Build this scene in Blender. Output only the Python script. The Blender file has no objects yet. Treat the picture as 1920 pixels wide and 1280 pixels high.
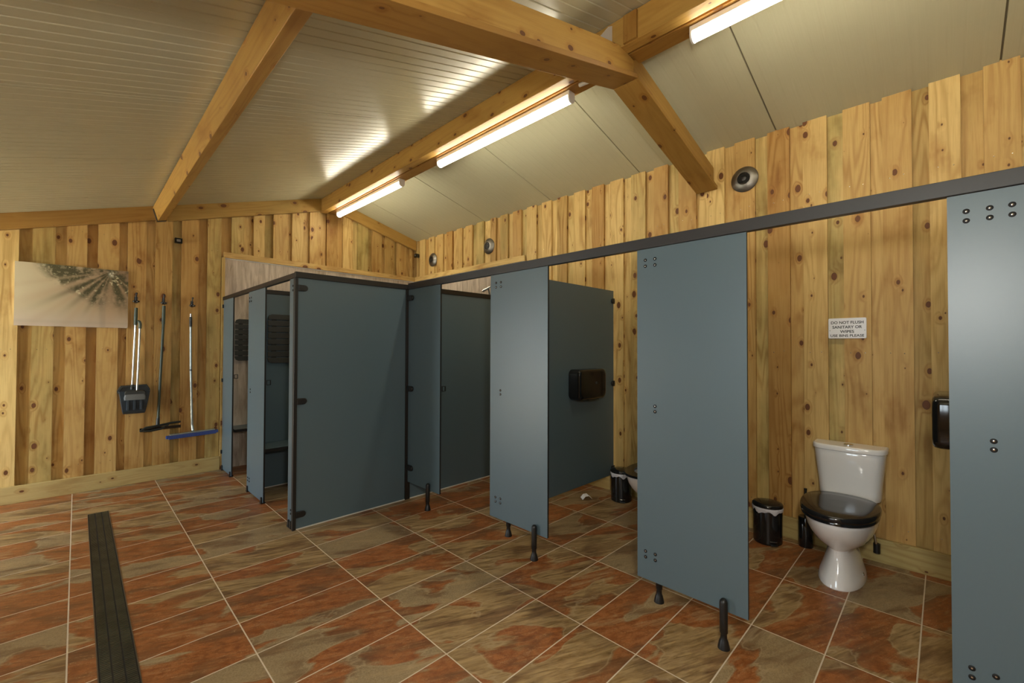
import bpy, math, random
import numpy as np
from mathutils import Vector, Matrix
random.seed(7)
S = bpy.context.scene
C = S.collection
PI = math.pi

# ------------------------------------------------------------------ camera
YAW, PITCH, ROLL, F, CAMZ = 0.7870, 0.0151, 0.0031, 813.5, 1.371
fw = Vector((math.sin(YAW)*math.cos(PITCH), math.cos(YAW)*math.cos(PITCH), math.sin(PITCH)))
rt = Vector((math.cos(YAW), -math.sin(YAW), 0)); up = rt.cross(fw)
R2 = rt*math.cos(ROLL) + up*math.sin(ROLL); U2 = -rt*math.sin(ROLL) + up*math.cos(ROLL)
cd = bpy.data.cameras.new('camera'); cam = bpy.data.objects.new('camera', cd); C.objects.link(cam)
cd.sensor_width = 36; cd.sensor_fit = 'HORIZONTAL'; cd.lens = F*36/1920; cd.clip_start = 0.05
m3 = Matrix((R2, U2, -fw)).transposed()
cam.matrix_world = Matrix.Translation((0, 0, CAMZ)) @ m3.to_4x4()
S.camera = cam
# ------------------------------------------------------------------ view + world
S.view_settings.view_transform = 'Standard'; S.view_settings.look = 'None'
S.view_settings.gamma = 1; S.view_settings.use_curve_mapping = False
S.view_settings.exposure = 0.36
W = bpy.data.worlds.new('World'); S.world = W; W.use_nodes = True
bg = W.node_tree.nodes['Background']; bg.inputs[0].default_value = (0.80, 0.92, 1.0, 1); bg.inputs[1].default_value = 9.5
LAMP = 24.0                                  # radiance of the batten diffusers
LAMPCOL = (1.0, 0.92, 0.72)
XL, XR, YE, YB = -2.0, 3.69, 5.80, -3.2       # left, right, end and back walls
# openings in the left wall: (y0, y1, z0, z1)
OPEN = [(4.60, 5.76, 0.0, 2.03), (0.1, 1.3, 1.0, 1.8)]
for i, (a, b, c, d) in enumerate(OPEN):      # sky portals in the two openings
    ld = bpy.data.lights.new('sky_portal', 'AREA'); ld.shape = 'RECTANGLE'; ld.size = b-a; ld.size_y = d-c
    ld.cycles.is_portal = True
    lo = bpy.data.objects.new('sky_portal', ld); C.objects.link(lo)
    lo.location = (XL-0.14, (a+b)/2, (c+d)/2)
    lo.matrix_world = Matrix.Translation(lo.location) @ Matrix(((0, 0, -1), (1, 0, 0), (0, 1, 0))).to_4x4()

# sun over the roof, added so the unseen paving bounces light through the doorway
sd = bpy.data.lights.new('sun', 'SUN'); sd.energy = 75; sd.color = (1.0, 0.93, 0.80); sd.angle = 0.01
so = bpy.data.objects.new('sun', sd); C.objects.link(so); so.rotation_euler = Vector((0.55, -0.1, 0.85)).to_track_quat('Z', 'Y').to_euler()
# the photographer's flash, held a little above the camera
fd = bpy.data.lights.new('camera_flash', 'POINT'); fd.energy = 66; fd.color = (1.0, 0.97, 0.90); fd.shadow_soft_size = 0.09
fo = bpy.data.objects.new('camera_flash', fd); C.objects.link(fo); fo.location = (0.08, -0.12, 1.72)

# ------------------------------------------------------------------ material helpers
class NT:
    def __init__(s, name):
        s.m = bpy.data.materials.new(name); s.m.use_nodes = True; s.t = s.m.node_tree; s.t.nodes.clear()
        s.o = s.n('ShaderNodeOutputMaterial'); s.b = s.n('ShaderNodeBsdfPrincipled')
        s.t.links.new(s.b.outputs[0], s.o.inputs[0])
    def n(s, k, **kw):
        x = s.t.nodes.new(k)
        for a, b in kw.items(): setattr(x, a, b)
        return x
    def put(s, sock, v):
        if v is None: return
        if hasattr(v, 'is_linked') or isinstance(v, bpy.types.NodeSocket): s.t.links.new(v, sock)
        else:
            if hasattr(sock.default_value, '__len__') and not hasattr(v, '__len__'): v = (v,)*len(sock.default_value)
            if hasattr(sock.default_value, '__len__') and len(sock.default_value) == 4 and len(v) == 3: v = (*v, 1)
            sock.default_value = v
    def math(s, op, a, b=None, c=None, clamp=False):
        x = s.n('ShaderNodeMath', operation=op); x.use_clamp = clamp
        s.put(x.inputs[0], a); s.put(x.inputs[1], b); s.put(x.inputs[2], c); return x.outputs[0]
    def vmath(s, op, a, b=None):
        x = s.n('ShaderNodeVectorMath', operation=op); s.put(x.inputs[0], a); s.put(x.inputs[1], b); return x.outputs[0]
    def sep(s, v):
        x = s.n('ShaderNodeSeparateXYZ'); s.put(x.inputs[0], v); return x.outputs
    def comb(s, a, b, c=0.0):
        x = s.n('ShaderNodeCombineXYZ'); s.put(x.inputs[0], a); s.put(x.inputs[1], b); s.put(x.inputs[2], c); return x.outputs[0]
    def noise(s, v, scale=1, detail=3, rough=0.5, dist=0):
        x = s.n('ShaderNodeTexNoise'); s.put(x.inputs['Vector'], v); x.inputs['Scale'].default_value = scale
        x.inputs['Detail'].default_value = detail; x.inputs['Roughness'].default_value = rough
        x.inputs['Distortion'].default_value = dist; return x.outputs['Fac']
    def mr(s, v, a, b, c=0.0, d=1.0, smooth=False):
        x = s.n('ShaderNodeMapRange'); x.clamp = True
        if smooth: x.interpolation_type = 'SMOOTHSTEP'
        for i, q in enumerate((v, a, b, c, d)): s.put(x.inputs[i], q)
        return x.outputs[0]
    def mix(s, f, a, b, mode='MIX'):
        x = s.n('ShaderNodeMix', data_type='RGBA', blend_type=mode)
        s.put(x.inputs[0], f); s.put(x.inputs[6], a); s.put(x.inputs[7], b); return x.outputs[2]
    def ramp(s, f, stops):
        x = s.n('ShaderNodeValToRGB'); s.put(x.inputs[0], f); e = x.color_ramp.elements
        e[0].position, e[0].color = stops[0][0], (*stops[0][1], 1); e[1].position, e[1].color = stops[-1][0], (*stops[-1][1], 1)
        for p, c in stops[1:-1]: k = e.new(p); k.color = (*c, 1)
        return x.outputs[0]
    def bump(s, h, strength, dist=0.01):
        x = s.n('ShaderNodeBump'); s.put(x.inputs['Height'], h); x.inputs['Strength'].default_value = strength
        x.inputs['Distance'].default_value = dist; s.t.links.new(x.outputs[0], s.b.inputs['Normal'])
    def set(s, **k):
        for a, v in k.items(): s.put(s.b.inputs[a.replace('_', ' ')], v)

def plain(name, col, rough=0.5, metal=0.0, spec=0.5, bump=0.0, scale=300, coat=0.0, var=0.06):
    t = NT(name); P = t.n('ShaderNodeTexCoord').outputs['Object']
    nz = t.noise(P, scale, 3)
    lo = tuple(c*(1-var) for c in col); hi = tuple(min(1, c*(1+var)) for c in col)
    t.set(Base_Color=t.mix(nz, lo, hi), Roughness=rough, Metallic=metal)
    t.b.inputs['Specular IOR Level'].default_value = spec
    t.b.inputs['Coat Weight'].default_value = coat
    if bump: t.bump(nz, bump, 0.001)
    return t.m

def wood(name, light, dark, green, rough=0.55, knots=1.0, contrast=1.0):
    t = NT(name)
    uv = t.n('ShaderNodeUVMap', uv_map='UVMap').outputs[0]; pid = t.n('ShaderNodeUVMap', uv_map='pid').outputs[0]
    su = t.sep(uv); sp = t.sep(pid); r1, r2 = sp[0], sp[1]
    u = t.math('MULTIPLY_ADD', r1, 37.0, su[0]); v = t.math('MULTIPLY_ADD', r2, 53.0, su[1])
    # knots
    ks = t.comb(t.math('MULTIPLY', u, 8.0), t.math('MULTIPLY', v, 5.0), 0)
    vo = t.n('ShaderNodeTexVoronoi', voronoi_dimensions='2D'); t.put(vo.inputs['Vector'], ks); vo.inputs['Scale'].default_value = 1
    cr = t.sep(vo.outputs['Color'])
    rad = t.math('MULTIPLY_ADD', t.math('POWER', cr[0], 3.2), 0.150*knots, -0.004)
    dd = t.math('SUBTRACT', vo.outputs['Distance'], rad)
    wob = t.noise(t.comb(t.math('MULTIPLY', u, 60), t.math('MULTIPLY', v, 40), 0), 1, 2)
    dd = t.math('ADD', dd, t.math('MULTIPLY_ADD', wob, 0.03, -0.015))
    knot = t.mr(dd, 0.012, -0.012)
    rim = t.mr(t.math('ABSOLUTE', dd), 0.02, 0.0)
    halo = t.math('MULTIPLY', t.mr(dd, 0.22, 0.0, smooth=True), t.mr(rad, 0.0, 0.05))
    # grain
    n1 = t.noise(t.comb(t.math('MULTIPLY', u, 7.0), t.math('MULTIPLY', v, 0.55), r1), 1, 2, 0.4)
    rc = t.math('ADD', t.math('MULTIPLY', n1, 70.0), t.math('MULTIPLY', halo, 7.0))
    rc = t.math('MULTIPLY_ADD', u, 60.0, rc)
    ring = t.math('MULTIPLY_ADD', t.math('SINE', rc), 0.5, 0.5)
    ring = t.math('POWER', ring, 2.0)
    ringamp = t.mr(t.noise(t.comb(t.math('MULTIPLY', u, 2.0), t.math('MULTIPLY', v, 1.3), 3.0), 1, 2), 0.35, 0.7, 0.05, 0.30)
    fine = t.noise(t.comb(t.math('MULTIPLY', u, 160), t.math('MULTIPLY', v, 5.0), 0), 1, 3, 0.6)
    blot = t.noise(t.comb(t.math('MULTIPLY', u, 5.0), t.math('MULTIPLY', v, 2.2), 9.0), 1, 4, 0.55)
    tone = t.math('FRACT', t.math('MULTIPLY', t.math('ADD', r1, r2), 7.31))
    gre = t.mr(t.math('FRACT', t.math('MULTIPLY', r2, 13.7)), 0.62, 0.95)
    base = t.mix(t.mr(t.math('MULTIPLY_ADD', tone, 0.75, t.math('MULTIPLY', blot, 0.55)), 0.15, 1.15), light, dark)
    gm = t.math('MULTIPLY', gre, t.mr(blot, 0.35, 0.65, 0.2, 0.9))
    base = t.mix(gm, base, green)
    dk = t.mix(1.0, base, (0.66, 0.54, 0.40), 'MULTIPLY')
    base = t.mix(t.math('MULTIPLY', t.math('MULTIPLY', ring, ringamp), 2.2*contrast, clamp=True), base, dk)
    base = t.mix(t.mr(fine, 0.45, 0.75, 0, 0.30*contrast), base, dk)
    stain = t.mr(blot, 0.56, 0.74, 0, 0.55)
    base = t.mix(t.math('MULTIPLY', stain, contrast), base, t.mix(1.0, base, (0.62, 0.45, 0.27), 'MULTIPLY'))
    base = t.mix(t.math('MULTIPLY', halo, 0.5), base, t.mix(1.0, base, (0.70, 0.48, 0.28), 'MULTIPLY'))
    base = t.mix(knot, base, (0.145, 0.050, 0.014)); base = t.mix(t.math('MULTIPLY', rim, t.mr(rad, 0.005, 0.03, 0, 0.75)), base, (0.060, 0.022, 0.008))
    t.set(Base_Color=base, Roughness=rough); t.b.inputs['Specular IOR Level'].default_value = 0.35
    t.bump(t.math('ADD', fine, t.math('MULTIPLY', ring, 0.4)), 0.25, 0.002)
    return t.m

M = {}
M['board'] = wood('pine board', (0.78, 0.570, 0.225), (0.43, 0.225, 0.055), (0.38, 0.305, 0.100), contrast=1.4)
M['beam'] = wood('planed pine beam', (0.52, 0.315, 0.080), (0.33, 0.165, 0.034), (0.36, 0.24, 0.065), rough=0.45, contrast=0.8, knots=0.9)
M['skirt'] = wood('treated pine skirting', (0.60, 0.46, 0.19), (0.44, 0.31, 0.11), (0.42, 0.36, 0.15), rough=0.6, knots=0.7)
M['panel'] = plain('slate blue laminate', (0.092, 0.138, 0.163), 0.36, spec=0.6, bump=0.15, scale=900, var=0.03)
M['edge'] = plain('black laminate core', (0.012, 0.011, 0.010), 0.45)
M['blackplast'] = plain('black nylon', (0.012, 0.012, 0.012), 0.38)
M['gloss'] = plain('gloss black plastic', (0.010, 0.010, 0.010), 0.10, spec=0.6)
M['seat'] = plain('gloss black seat', (0.012, 0.012, 0.013), 0.12, spec=0.7)
M['rail'] = plain('dark grey aluminium', (0.040, 0.041, 0.044), 0.38, metal=0.1, bump=0.05)
M['screw'] = plain('black screw cap', (0.010, 0.010, 0.010), 0.55, spec=0.3)
M['railblack'] = plain('black aluminium', (0.020, 0.018, 0.016), 0.42, metal=0.2)
M['ceramic'] = plain('white vitreous china', (0.90, 0.885, 0.87), 0.10, spec=0.6, coat=0.3, var=0.01)
M['chrome'] = plain('chrome', (0.75, 0.74, 0.72), 0.18, metal=1.0)
M['nickel'] = plain('brushed nickel', (0.25, 0.23, 0.20), 0.42, metal=1.0, bump=0.1)
M['vane'] = plain('dark vent vanes', (0.05, 0.048, 0.045), 0.3, metal=0.6)
M['white'] = plain('white painted metal', (0.80, 0.80, 0.78), 0.35)
M['seal'] = plain('pale sealant', (0.62, 0.60, 0.56), 0.5)
M['liner'] = plain('white bin liner', (0.72, 0.72, 0.78), 0.45, bump=0.4, scale=120)
M['paper'] = plain('white tissue', (0.85, 0.85, 0.85), 0.8)
M['bluebr'] = plain('blue bristles', (0.030, 0.065, 0.26), 0.6, bump=0.6, scale=400, var=0.4)
M['greenh'] = plain('dark green steel handle', (0.055, 0.075, 0.050), 0.35)
M['alu'] = plain('painted aluminium handle', (0.45, 0.50, 0.47), 0.25, metal=0.6)
M['steel'] = plain('polished steel handle', (0.72, 0.72, 0.68), 0.2, metal=0.9)
M['slateplast'] = plain('slate grey plastic', (0.030, 0.045, 0.060), 0.38)
M['darkplast'] = plain('charcoal plastic', (0.030, 0.033, 0.030), 0.42)
M['bristle'] = plain('grey bristles', (0.16, 0.17, 0.17), 0.7, bump=0.6, scale=500, var=0.5)
M['slat'] = plain('dark slatted plastic', (0.032, 0.032, 0.026), 0.5)
M['sign'] = plain('white sign board', (0.80, 0.79, 0.80), 0.35, var=0.01)
M['ink'] = plain('black lettering', (0.02, 0.02, 0.02), 0.5)
M['recess'] = plain('dark void', (0.02, 0.018, 0.015), 0.8)

def mat_lamp():
    t = NT('lit diffuser'); t.set(Base_Color=(0.9, 0.9, 0.9), Roughness=0.5)
    t.b.inputs['Emission Color'].default_value = (*LAMPCOL, 1); t.b.inputs['Emission Strength'].default_value = LAMP
    return t.m
M['lamp'] = mat_lamp()

def mat_ceiling():
    t = NT('cream coated steel panel'); P = t.n('ShaderNodeTexCoord').outputs['Object']
    s = t.sep(P)
    n = t.noise(t.comb(t.math('MULTIPLY', s[0], 3.0), t.math('MULTIPLY', s[1], 160.0), s[2]), 1, 3)
    n2 = t.noise(P, 2.5, 3)
    c = t.mix(n, (0.515, 0.495, 0.345), (0.57, 0.55, 0.39)); c = t.mix(t.mr(n2, 0.3, 0.7, 0, 0.25), c, (0.475, 0.455, 0.31))
    t.set(Base_Color=c, Roughness=0.24); t.b.inputs['Specular IOR Level'].default_value = 0.5
    t.bump(t.math('MULTIPLY_ADD', n2, 0.3, t.math('MULTIPLY', n, 0.05)), 0.12, 0.01)
    return t.m
M['ceiling'] = mat_ceiling()
M['seam'] = plain('panel joint shadow gap', (0.16, 0.14, 0.09), 0.6)

def mat_lining():
    t = NT('travertine effect shower panel'); P = t.n('ShaderNodeTexCoord').outputs['Object']; s = t.sep(P)
    h = t.math('ADD', s[0], s[1])
    a = t.noise(t.comb(t.math('MULTIPLY', h, 26.0), t.math('MULTIPLY', s[2], 3.2), 0), 1, 5, 0.6, 0.6)
    b = t.noise(t.comb(t.math('MULTIPLY', h, 4.0), t.math('MULTIPLY', s[2], 2.0), 4), 1, 3)
    c = t.ramp(a, [(0.30, (0.34, 0.26, 0.19)), (0.5, (0.52, 0.42, 0.32)), (0.68, (0.66, 0.56, 0.45))])
    c = t.mix(t.mr(b, 0.4, 0.7, 0, 0.4), c, (0.50, 0.42, 0.36))
    t.set(Base_Color=c, Roughness=0.3)
    return t.m
M['lining'] = mat_lining()

def mat_tiles():
    t = NT('slate effect floor tile'); P = t.n('ShaderNodeTexCoord').outputs['Object']; s = t.sep(P)
    gx = t.math('DIVIDE', t.math('SUBTRACT', s[0], 0.3173), 0.6); gy = t.math('DIVIDE', t.math('SUBTRACT', s[1], 2.967), 0.3)
    ix, iy = t.math('FLOOR', gx), t.math('FLOOR', gy); fx, fy = t.math('FRACT', gx), t.math('FRACT', gy)
    ex = t.math('MULTIPLY', t.math('MINIMUM', fx, t.math('SUBTRACT', 1.0, fx)), 0.6)
    ey = t.math('MULTIPLY', t.math('MINIMUM', fy, t.math('SUBTRACT', 1.0, fy)), 0.3)
    ed = t.math('MINIMUM', ex, ey)
    jig = t.noise(P, 60, 2)
    grout = t.mr(t.math('ADD', ed, t.math('MULTIPLY_ADD', jig, 0.0012, -0.0006)), 0.0034, 0.0022)
    wn = t.n('ShaderNodeTexWhiteNoise', noise_dimensions='2D'); t.put(wn.inputs['Vector'], t.comb(ix, iy, 0)); rc = t.sep(wn.outputs['Color'])
    fl = t.math('SUBTRACT', t.math('MULTIPLY', t.math('GREATER_THAN', rc[2], 0.5), 2.0), 1.0)
    X = t.math('MULTIPLY', t.math('SUBTRACT', fx, 0.5), t.math('MULTIPLY', fl, 0.6)); Y = t.math('MULTIPLY', t.math('SUBTRACT', fy, 0.5), t.math('MULTIPLY', fl, 0.3))
    ox = t.math('MULTIPLY', rc[0], 91.0); oy = t.math('MULTIPLY', rc[1], 67.0)
    # slanted bedding direction
    X2 = t.math('SUBTRACT', X, t.math('MULTIPLY', Y, 0.45)); Y2 = t.math('ADD', Y, t.math('MULTIPLY', X, 0.45))
    V = lambda a, b, z=0.0: t.comb(t.math('MULTIPLY_ADD', X2, a, ox), t.math('MULTIPLY_ADD', Y2, b, oy), z)
    big = t.noise(V(1.6, 3.4), 1, 6, 0.46, 0.5)
    big2 = t.noise(V(2.8, 7.0, 7.0), 1, 6, 0.52, 0.4)
    streak = t.noise(V(5, 42, 3.0), 1, 6, 0.62, 0.7)
    grit = t.noise(P, 170, 4, 0.7)
    med = t.noise(V(16, 30, 5.0), 1, 5, 0.65, 0.6)
    olive = t.mix(t.mr(streak, 0.35, 0.7), (0.215, 0.125, 0.042), (0.53, 0.370, 0.170))
    olive = t.mix(t.mr(med, 0.45, 0.75, 0, 0.6), olive, (0.42, 0.30, 0.155))
    grey = t.mix(t.mr(grit, 0.35, 0.65), (0.275, 0.195, 0.095), (0.40, 0.300, 0.165))
    olive = t.mix(t.mr(rc[1], 0.45, 0.65), olive, grey)
    rust = t.mix(t.mr(med, 0.3, 0.7), (0.22, 0.068, 0.017), (0.42, 0.150, 0.042))
    rust = t.mix(t.mr(t.math('MULTIPLY', grit, streak), 0.24, 0.40, 0, 0.5), rust, (0.48, 0.24, 0.09))
    brown = t.mix(t.mr(streak, 0.3, 0.7), (0.100, 0.048, 0.020), (0.23, 0.120, 0.050))
    th = t.math('MULTIPLY_ADD', rc[2], 0.16, 0.415)
    fk = t.noise(V(70, 120, 2.0), 1, 4, 0.7, 0.8)
    fk = t.math('MULTIPLY', t.mr(t.math('ABSOLUTE', t.math('SUBTRACT', fk, 0.5)), 0.014, 0.0), t.mr(med, 0.46, 0.60))
    rust = t.mix(t.math('MULTIPLY', fk, 0.8), rust, (0.62, 0.33, 0.14))
    isr = t.mr(t.math('SUBTRACT', big, th), -0.006, 0.012)
    c = t.mix(isr, olive, rust)
    c = t.mix(t.mr(big2, 0.50, 0.62, 0, 0.7), c, brown)
    lit = t.mr(t.math('SUBTRACT', big2, 0.38), 0.05, 0.0, 0, 0.6)
    c = t.mix(t.math('MULTIPLY', lit, t.mr(streak, 0.4, 0.6)), c, (0.46, 0.32, 0.155))
    ridge = t.mr(t.math('ABSOLUTE', t.math('SUBTRACT', med, 0.5)), 0.010, 0.0, 0, 1.0)
    ridge = t.math('MULTIPLY', ridge, t.mr(big, 0.42, 0.62, 0.15, 1.0)); ridge = t.math('MULTIPLY', ridge, t.mr(streak, 0.48, 0.60))
    c = t.mix(ridge, c, (0.62, 0.44, 0.24))
    edge = t.mr(t.math('ABSOLUTE', t.math('SUBTRACT', big, t.math('ADD', th, -0.012))), 0.009, 0.0, 0, 0.45)
    c = t.mix(edge, c, (0.50, 0.38, 0.22))
    c = t.mix(1.0, c, (0.90, 0.87, 0.86), 'MULTIPLY')
    c = t.mix(grout, c, (0.66, 0.55, 0.41))
    t.set(Base_Color=c, Roughness=t.mr(med, 0.3, 0.7, 0.34, 0.5)); t.b.inputs['Specular IOR Level'].default_value = 0.45
    h = t.math('ADD', t.math('MULTIPLY', big, 1.2), t.math('MULTIPLY', streak, 0.35)); h = t.math('SUBTRACT', h, t.math('MULTIPLY', grout, 0.6))
    t.bump(h, 0.35, 0.004)
    return t.m
M['tiles'] = mat_tiles()

def mat_vcol(name):
    t = NT(name); a = t.n('ShaderNodeVertexColor', layer_name='Col')
    t.set(Base_Color=a.outputs[0], Roughness=0.6); return t.m

# ------------------------------------------------------------------ mesh builder
class MB:
    def __init__(s): s.v = []; s.f = []; s.uv = []; s.pid = []; s.mi = []; s.sm = []
    def face(s, idx, uv, pid, mi=0, sm=False): s.f.append(idx); s.uv.append(uv); s.pid.append(pid); s.mi.append(mi); s.sm.append(sm)
    def box(s, x0, x1, y0, y1, z0, z1, grain=2, mi=0, emi=None, thin=None, mat=None):
        """emi: material for the faces not across the thin axis"""
        b = len(s.v); pid = (random.random(), random.random())
        P = [Vector((x, y, z)) for x in (x0, x1) for y in (y0, y1) for z in (z0, z1)]
        raw = P
        s.v += [tuple(mat @ p) if mat is not None else tuple(p) for p in P]
        for ax, q in ((0, (0, 1, 3, 2)), (0, (4, 6, 7, 5)), (1, (0, 4, 5, 1)), (1, (2, 3, 7, 6)), (2, (0, 2, 6, 4)), (2, (1, 5, 7, 3))):
            oth = [a for a in (0, 1, 2) if a != ax]
            va = grain if grain in oth else oth[1]; ua = [a for a in oth if a != va][0]
            m = mi if (emi is None or ax == thin) else emi
            s.face([b+i for i in q], [(raw[i][ua]+0.37*ax, raw[i][va]) for i in q], pid, m)
        return s
    def prism(s, poly, axis, t0, t1, mi=0, capmi=None, grain_axis=True, sm=False):
        """poly in the two other axes (order x,y,z without axis)"""
        b = len(s.v); n = len(poly); pid = (random.random(), random.random())
        oth = [a for a in (0, 1, 2) if a != axis]
        for t in (t0, t1):
            for p in poly:
                c = [0, 0, 0]; c[axis] = t; c[oth[0]] = p[0]; c[oth[1]] = p[1]; s.v.append(tuple(c))
        ca = mi if capmi is None else capmi
        s.face([b+i for i in range(n)][::-1], [(p[0], p[1]) for p in poly][::-1], pid, ca)
        s.face([b+n+i for i in range(n)], [(p[0], p[1]) for p in poly], pid, ca)
        acc = 0
        for i in range(n):
            j = (i+1) % n; L = math.dist(poly[i], poly[j])
            s.face([b+i, b+j, b+n+j, b+n+i], [(acc, t0), (acc+L, t0), (acc+L, t1), (acc, t1)], pid, mi, sm); acc += L+0.31
        return s
    def loft(s, loops, mi=0, sm=True, cap0=True, cap1=True):
        b = len(s.v); n = len(loops[0]); pid = (random.random(), random.random())
        for L in loops: s.v += [tuple(p) for p in L]
        for k in range(len(loops)-1):
            for i in range(n):
                j = (i+1) % n; a = b+k*n
                s.face([a+i, a+j, a+n+j, a+n+i], [(i/n, k), ((i+1)/n, k), ((i+1)/n, k+1), (i/n, k+1)], pid, mi, sm)
        if cap0: s.face([b+i for i in range(n)][::-1], [(0, 0)]*n, pid, mi)
        if cap1: e = b+(len(loops)-1)*n; s.face([e+i for i in range(n)], [(0, 0)]*n, pid, mi)
        return s
    def tube(s, pts, r, n=14, mi=0, cap=True):
        pts = [Vector(p) for p in pts]; rs = r if hasattr(r, '__len__') else [r]*len(pts); loops = []
        prev = None
        for i, p in enumerate(pts):
            d = (pts[min(i+1, len(pts)-1)] - pts[max(i-1, 0)]).normalized()
            a = (prev - d*prev.dot(d)).normalized() if prev is not None else d.orthogonal().normalized()
            prev = a; bb = d.cross(a)
            loops.append([p + rs[i]*(a*math.cos(2*PI*k/n) + bb*math.sin(2*PI*k/n)) for k in range(n)])
        return s.loft(loops, mi, True, cap, cap)
    def lathe(s, prof, o, axis, n=32, mi=0, sm=True, cap=True):
        """prof: (radius, height) list, turned about axis through o"""
        ax = Vector(axis).normalized(); a = ax.orthogonal().normalized(); bb = ax.cross(a); o = Vector(o)
        loops = [[o + ax*h + max(r, 1e-5)*(a*math.cos(2*PI*k/n) + bb*math.sin(2*PI*k/n)) for k in range(n)] for r, h in prof]
        return s.loft(loops, mi, sm, cap, cap)
    def build(s, name, mats, parent=None, bevel=0.0, auto=False):
        me = bpy.data.meshes.new(name)
        off = Vector((0, 0, 0)); p = parent
        while p is not None: off += p.location; p = p.parent
        V = [Vector(v) - off for v in s.v]
        o = bpy.data.objects.new(name, me); C.objects.link(o)
        if parent is None:
            xs = [v.x for v in V]; ys = [v.y for v in V]; zs = [v.z for v in V]
            base = Vector(((min(xs)+max(xs))/2, (min(ys)+max(ys))/2, min(zs))); V = [v-base for v in V]; o.location = base
            o['_base'] = 1; del o['_base']
        else: o.parent = parent
        me.from_pydata([tuple(v) for v in V], [], s.f)
        u = me.uv_layers.new(name='UVMap'); q = me.uv_layers.new(name='pid'); k = 0
        for fi, f in enumerate(s.f):
            for j in range(len(f)): u.data[k].uv = s.uv[fi][j]; q.data[k].uv = s.pid[fi]; k += 1
        me.polygons.foreach_set('material_index', s.mi); me.polygons.foreach_set('use_smooth', s.sm)
        for m in (mats if isinstance(mats, (list, tuple)) else [mats]): me.materials.append(M[m] if isinstance(m, str) else m)
        import bmesh
        bm = bmesh.new(); bm.from_mesh(me); bmesh.ops.recalc_face_normals(bm, faces=bm.faces)
        for e in bm.edges:
            if len(e.link_faces) == 2 and e.calc_face_angle(0) > 0.75: e.smooth = False
        bm.to_mesh(me); bm.free()
        me.update()
        if bevel:
            b = o.modifiers.new('bevel', 'BEVEL'); b.width = bevel; b.segments = 2; b.limit_method = 'ANGLE'; b.angle_limit = 0.6
        return o

def thing(name, label, cat, loc, group=None):
    o = bpy.data.objects.new(name, None); C.objects.link(o); o.location = loc; o.empty_display_size = 0.1
    o['label'] = label; o['category'] = cat
    if group: o['group'] = group
    return o
def tag(o, label, cat, group=None):
    o['label'] = label; o['category'] = cat
    if group: o['group'] = group
    return o
def struct(o): o['kind'] = 'structure'; return o
def copy_tree(o, parent=None):
    c = o.copy(); C.objects.link(c); c.parent = parent
    for ch in [k for k in bpy.data.objects if k.parent == o]: copy_tree(ch, c)
    return c
def sup(cx, cy, rx, ry, e=2.0, n=40, rxb=None):
    """superellipse loop in 2d; rxb: other x radius for the -x half"""
    out = []
    for k in range(n):
        a = 2*PI*k/n; c, q = math.cos(a), math.sin(a)
        X = (abs(c)**(2/e))*(1 if c >= 0 else -1); Y = (abs(q)**(2/e))*(1 if q >= 0 else -1)
        r = rx if c >= 0 or rxb is None else rxb
        out.append((cx + r*X, cy + ry*Y))
    return out

# ceiling heights
def cl(x): return 3.32 + 0.2936*(x-2.24)
def cr(x): return 3.01 + 0.266*(XR-x)
APX = (3.01 + 0.266*XR - 3.32 + 0.2936*2.24)/(0.2936+0.266)
def ch(x): return min(cl(x), cr(x))

# ------------------------------------------------------------------ floor
b = MB(); b.box(XL-0.15, XR+0.2, YB-0.15, YE+0.2, -0.12, 0.0)
struct(b.build('floor', 'tiles'))
# ------------------------------------------------------------------ ceiling: ribbed insulated panels, both slopes
def slope(name, x0, x1, fn, pitch, depth, seams, w, y0=YB-0.1, y1=YE+0.1):
    b = MB(); ys = [(y0, 0, 0)]
    k = 0; y = y0
    marks = []
    while y < y1: marks.append((y, 'r')); y += pitch
    for sy in seams: marks.append((sy, 's'))
    marks.sort(); last = -9
    prof = [(y0, 0.0)]; mats = []
    for y, kd in marks:
        if kd == 'r' and any(abs(y-sy) < 0.03 for sy in seams): continue
        if y < y0+0.02 or y > y1-0.02: continue
        if kd == 'r': prof += [(y-w, 0.0, 0), (y-w*0.3, depth, 0), (y+w*0.3, depth, 0), (y+w, 0.0, 0)]
        else: prof += [(y-0.005, 0.0, 0), (y-0.004, 0.008, 1), (y+0.004, 0.008, 1), (y+0.005, 0.0, 0)]
    prof.append((y1, 0.0, 0)); prof[0] = (y0, 0.0, 0)
    base = 0
    for p in prof:
        for x in (x0, x1): b.v.append((x, p[0], fn(x)+p[1]))
    for i in range(len(prof)-1):
        a = 2*i; mi = 1 if (prof[i][2] == 1 and prof[i+1][2] == 1) else 0
        b.face([a, a+1, a+3, a+2], [(0, 0)]*4, (0, 0), mi)
    # back skin
    n = len(b.v)
    for x, y in ((x0, y0), (x1, y0), (x1, y1), (x0, y1)): b.v.append((x, y, fn(x)+0.08))
    b.face([n, n+1, n+2, n+3], [(0, 0)]*4, (0, 0), 0)
    return b
SEAM = [-2.48, -1.36, -0.24, 0.883, 2.0, 3.076, 4.19, 5.31]
cm = slope('ceiling', XL-0.15, APX, cl, 0.0712, 0.0045, SEAM, 0.0055).build('ceiling', ['ceiling', 'seam'])
struct(cm)
cm2 = slope('ceiling', APX, XR+0.15, cr, 0.0712, 0.0010, SEAM, 0.008).build('ceiling_right', ['ceiling', 'seam'])
struct(cm2)

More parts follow.
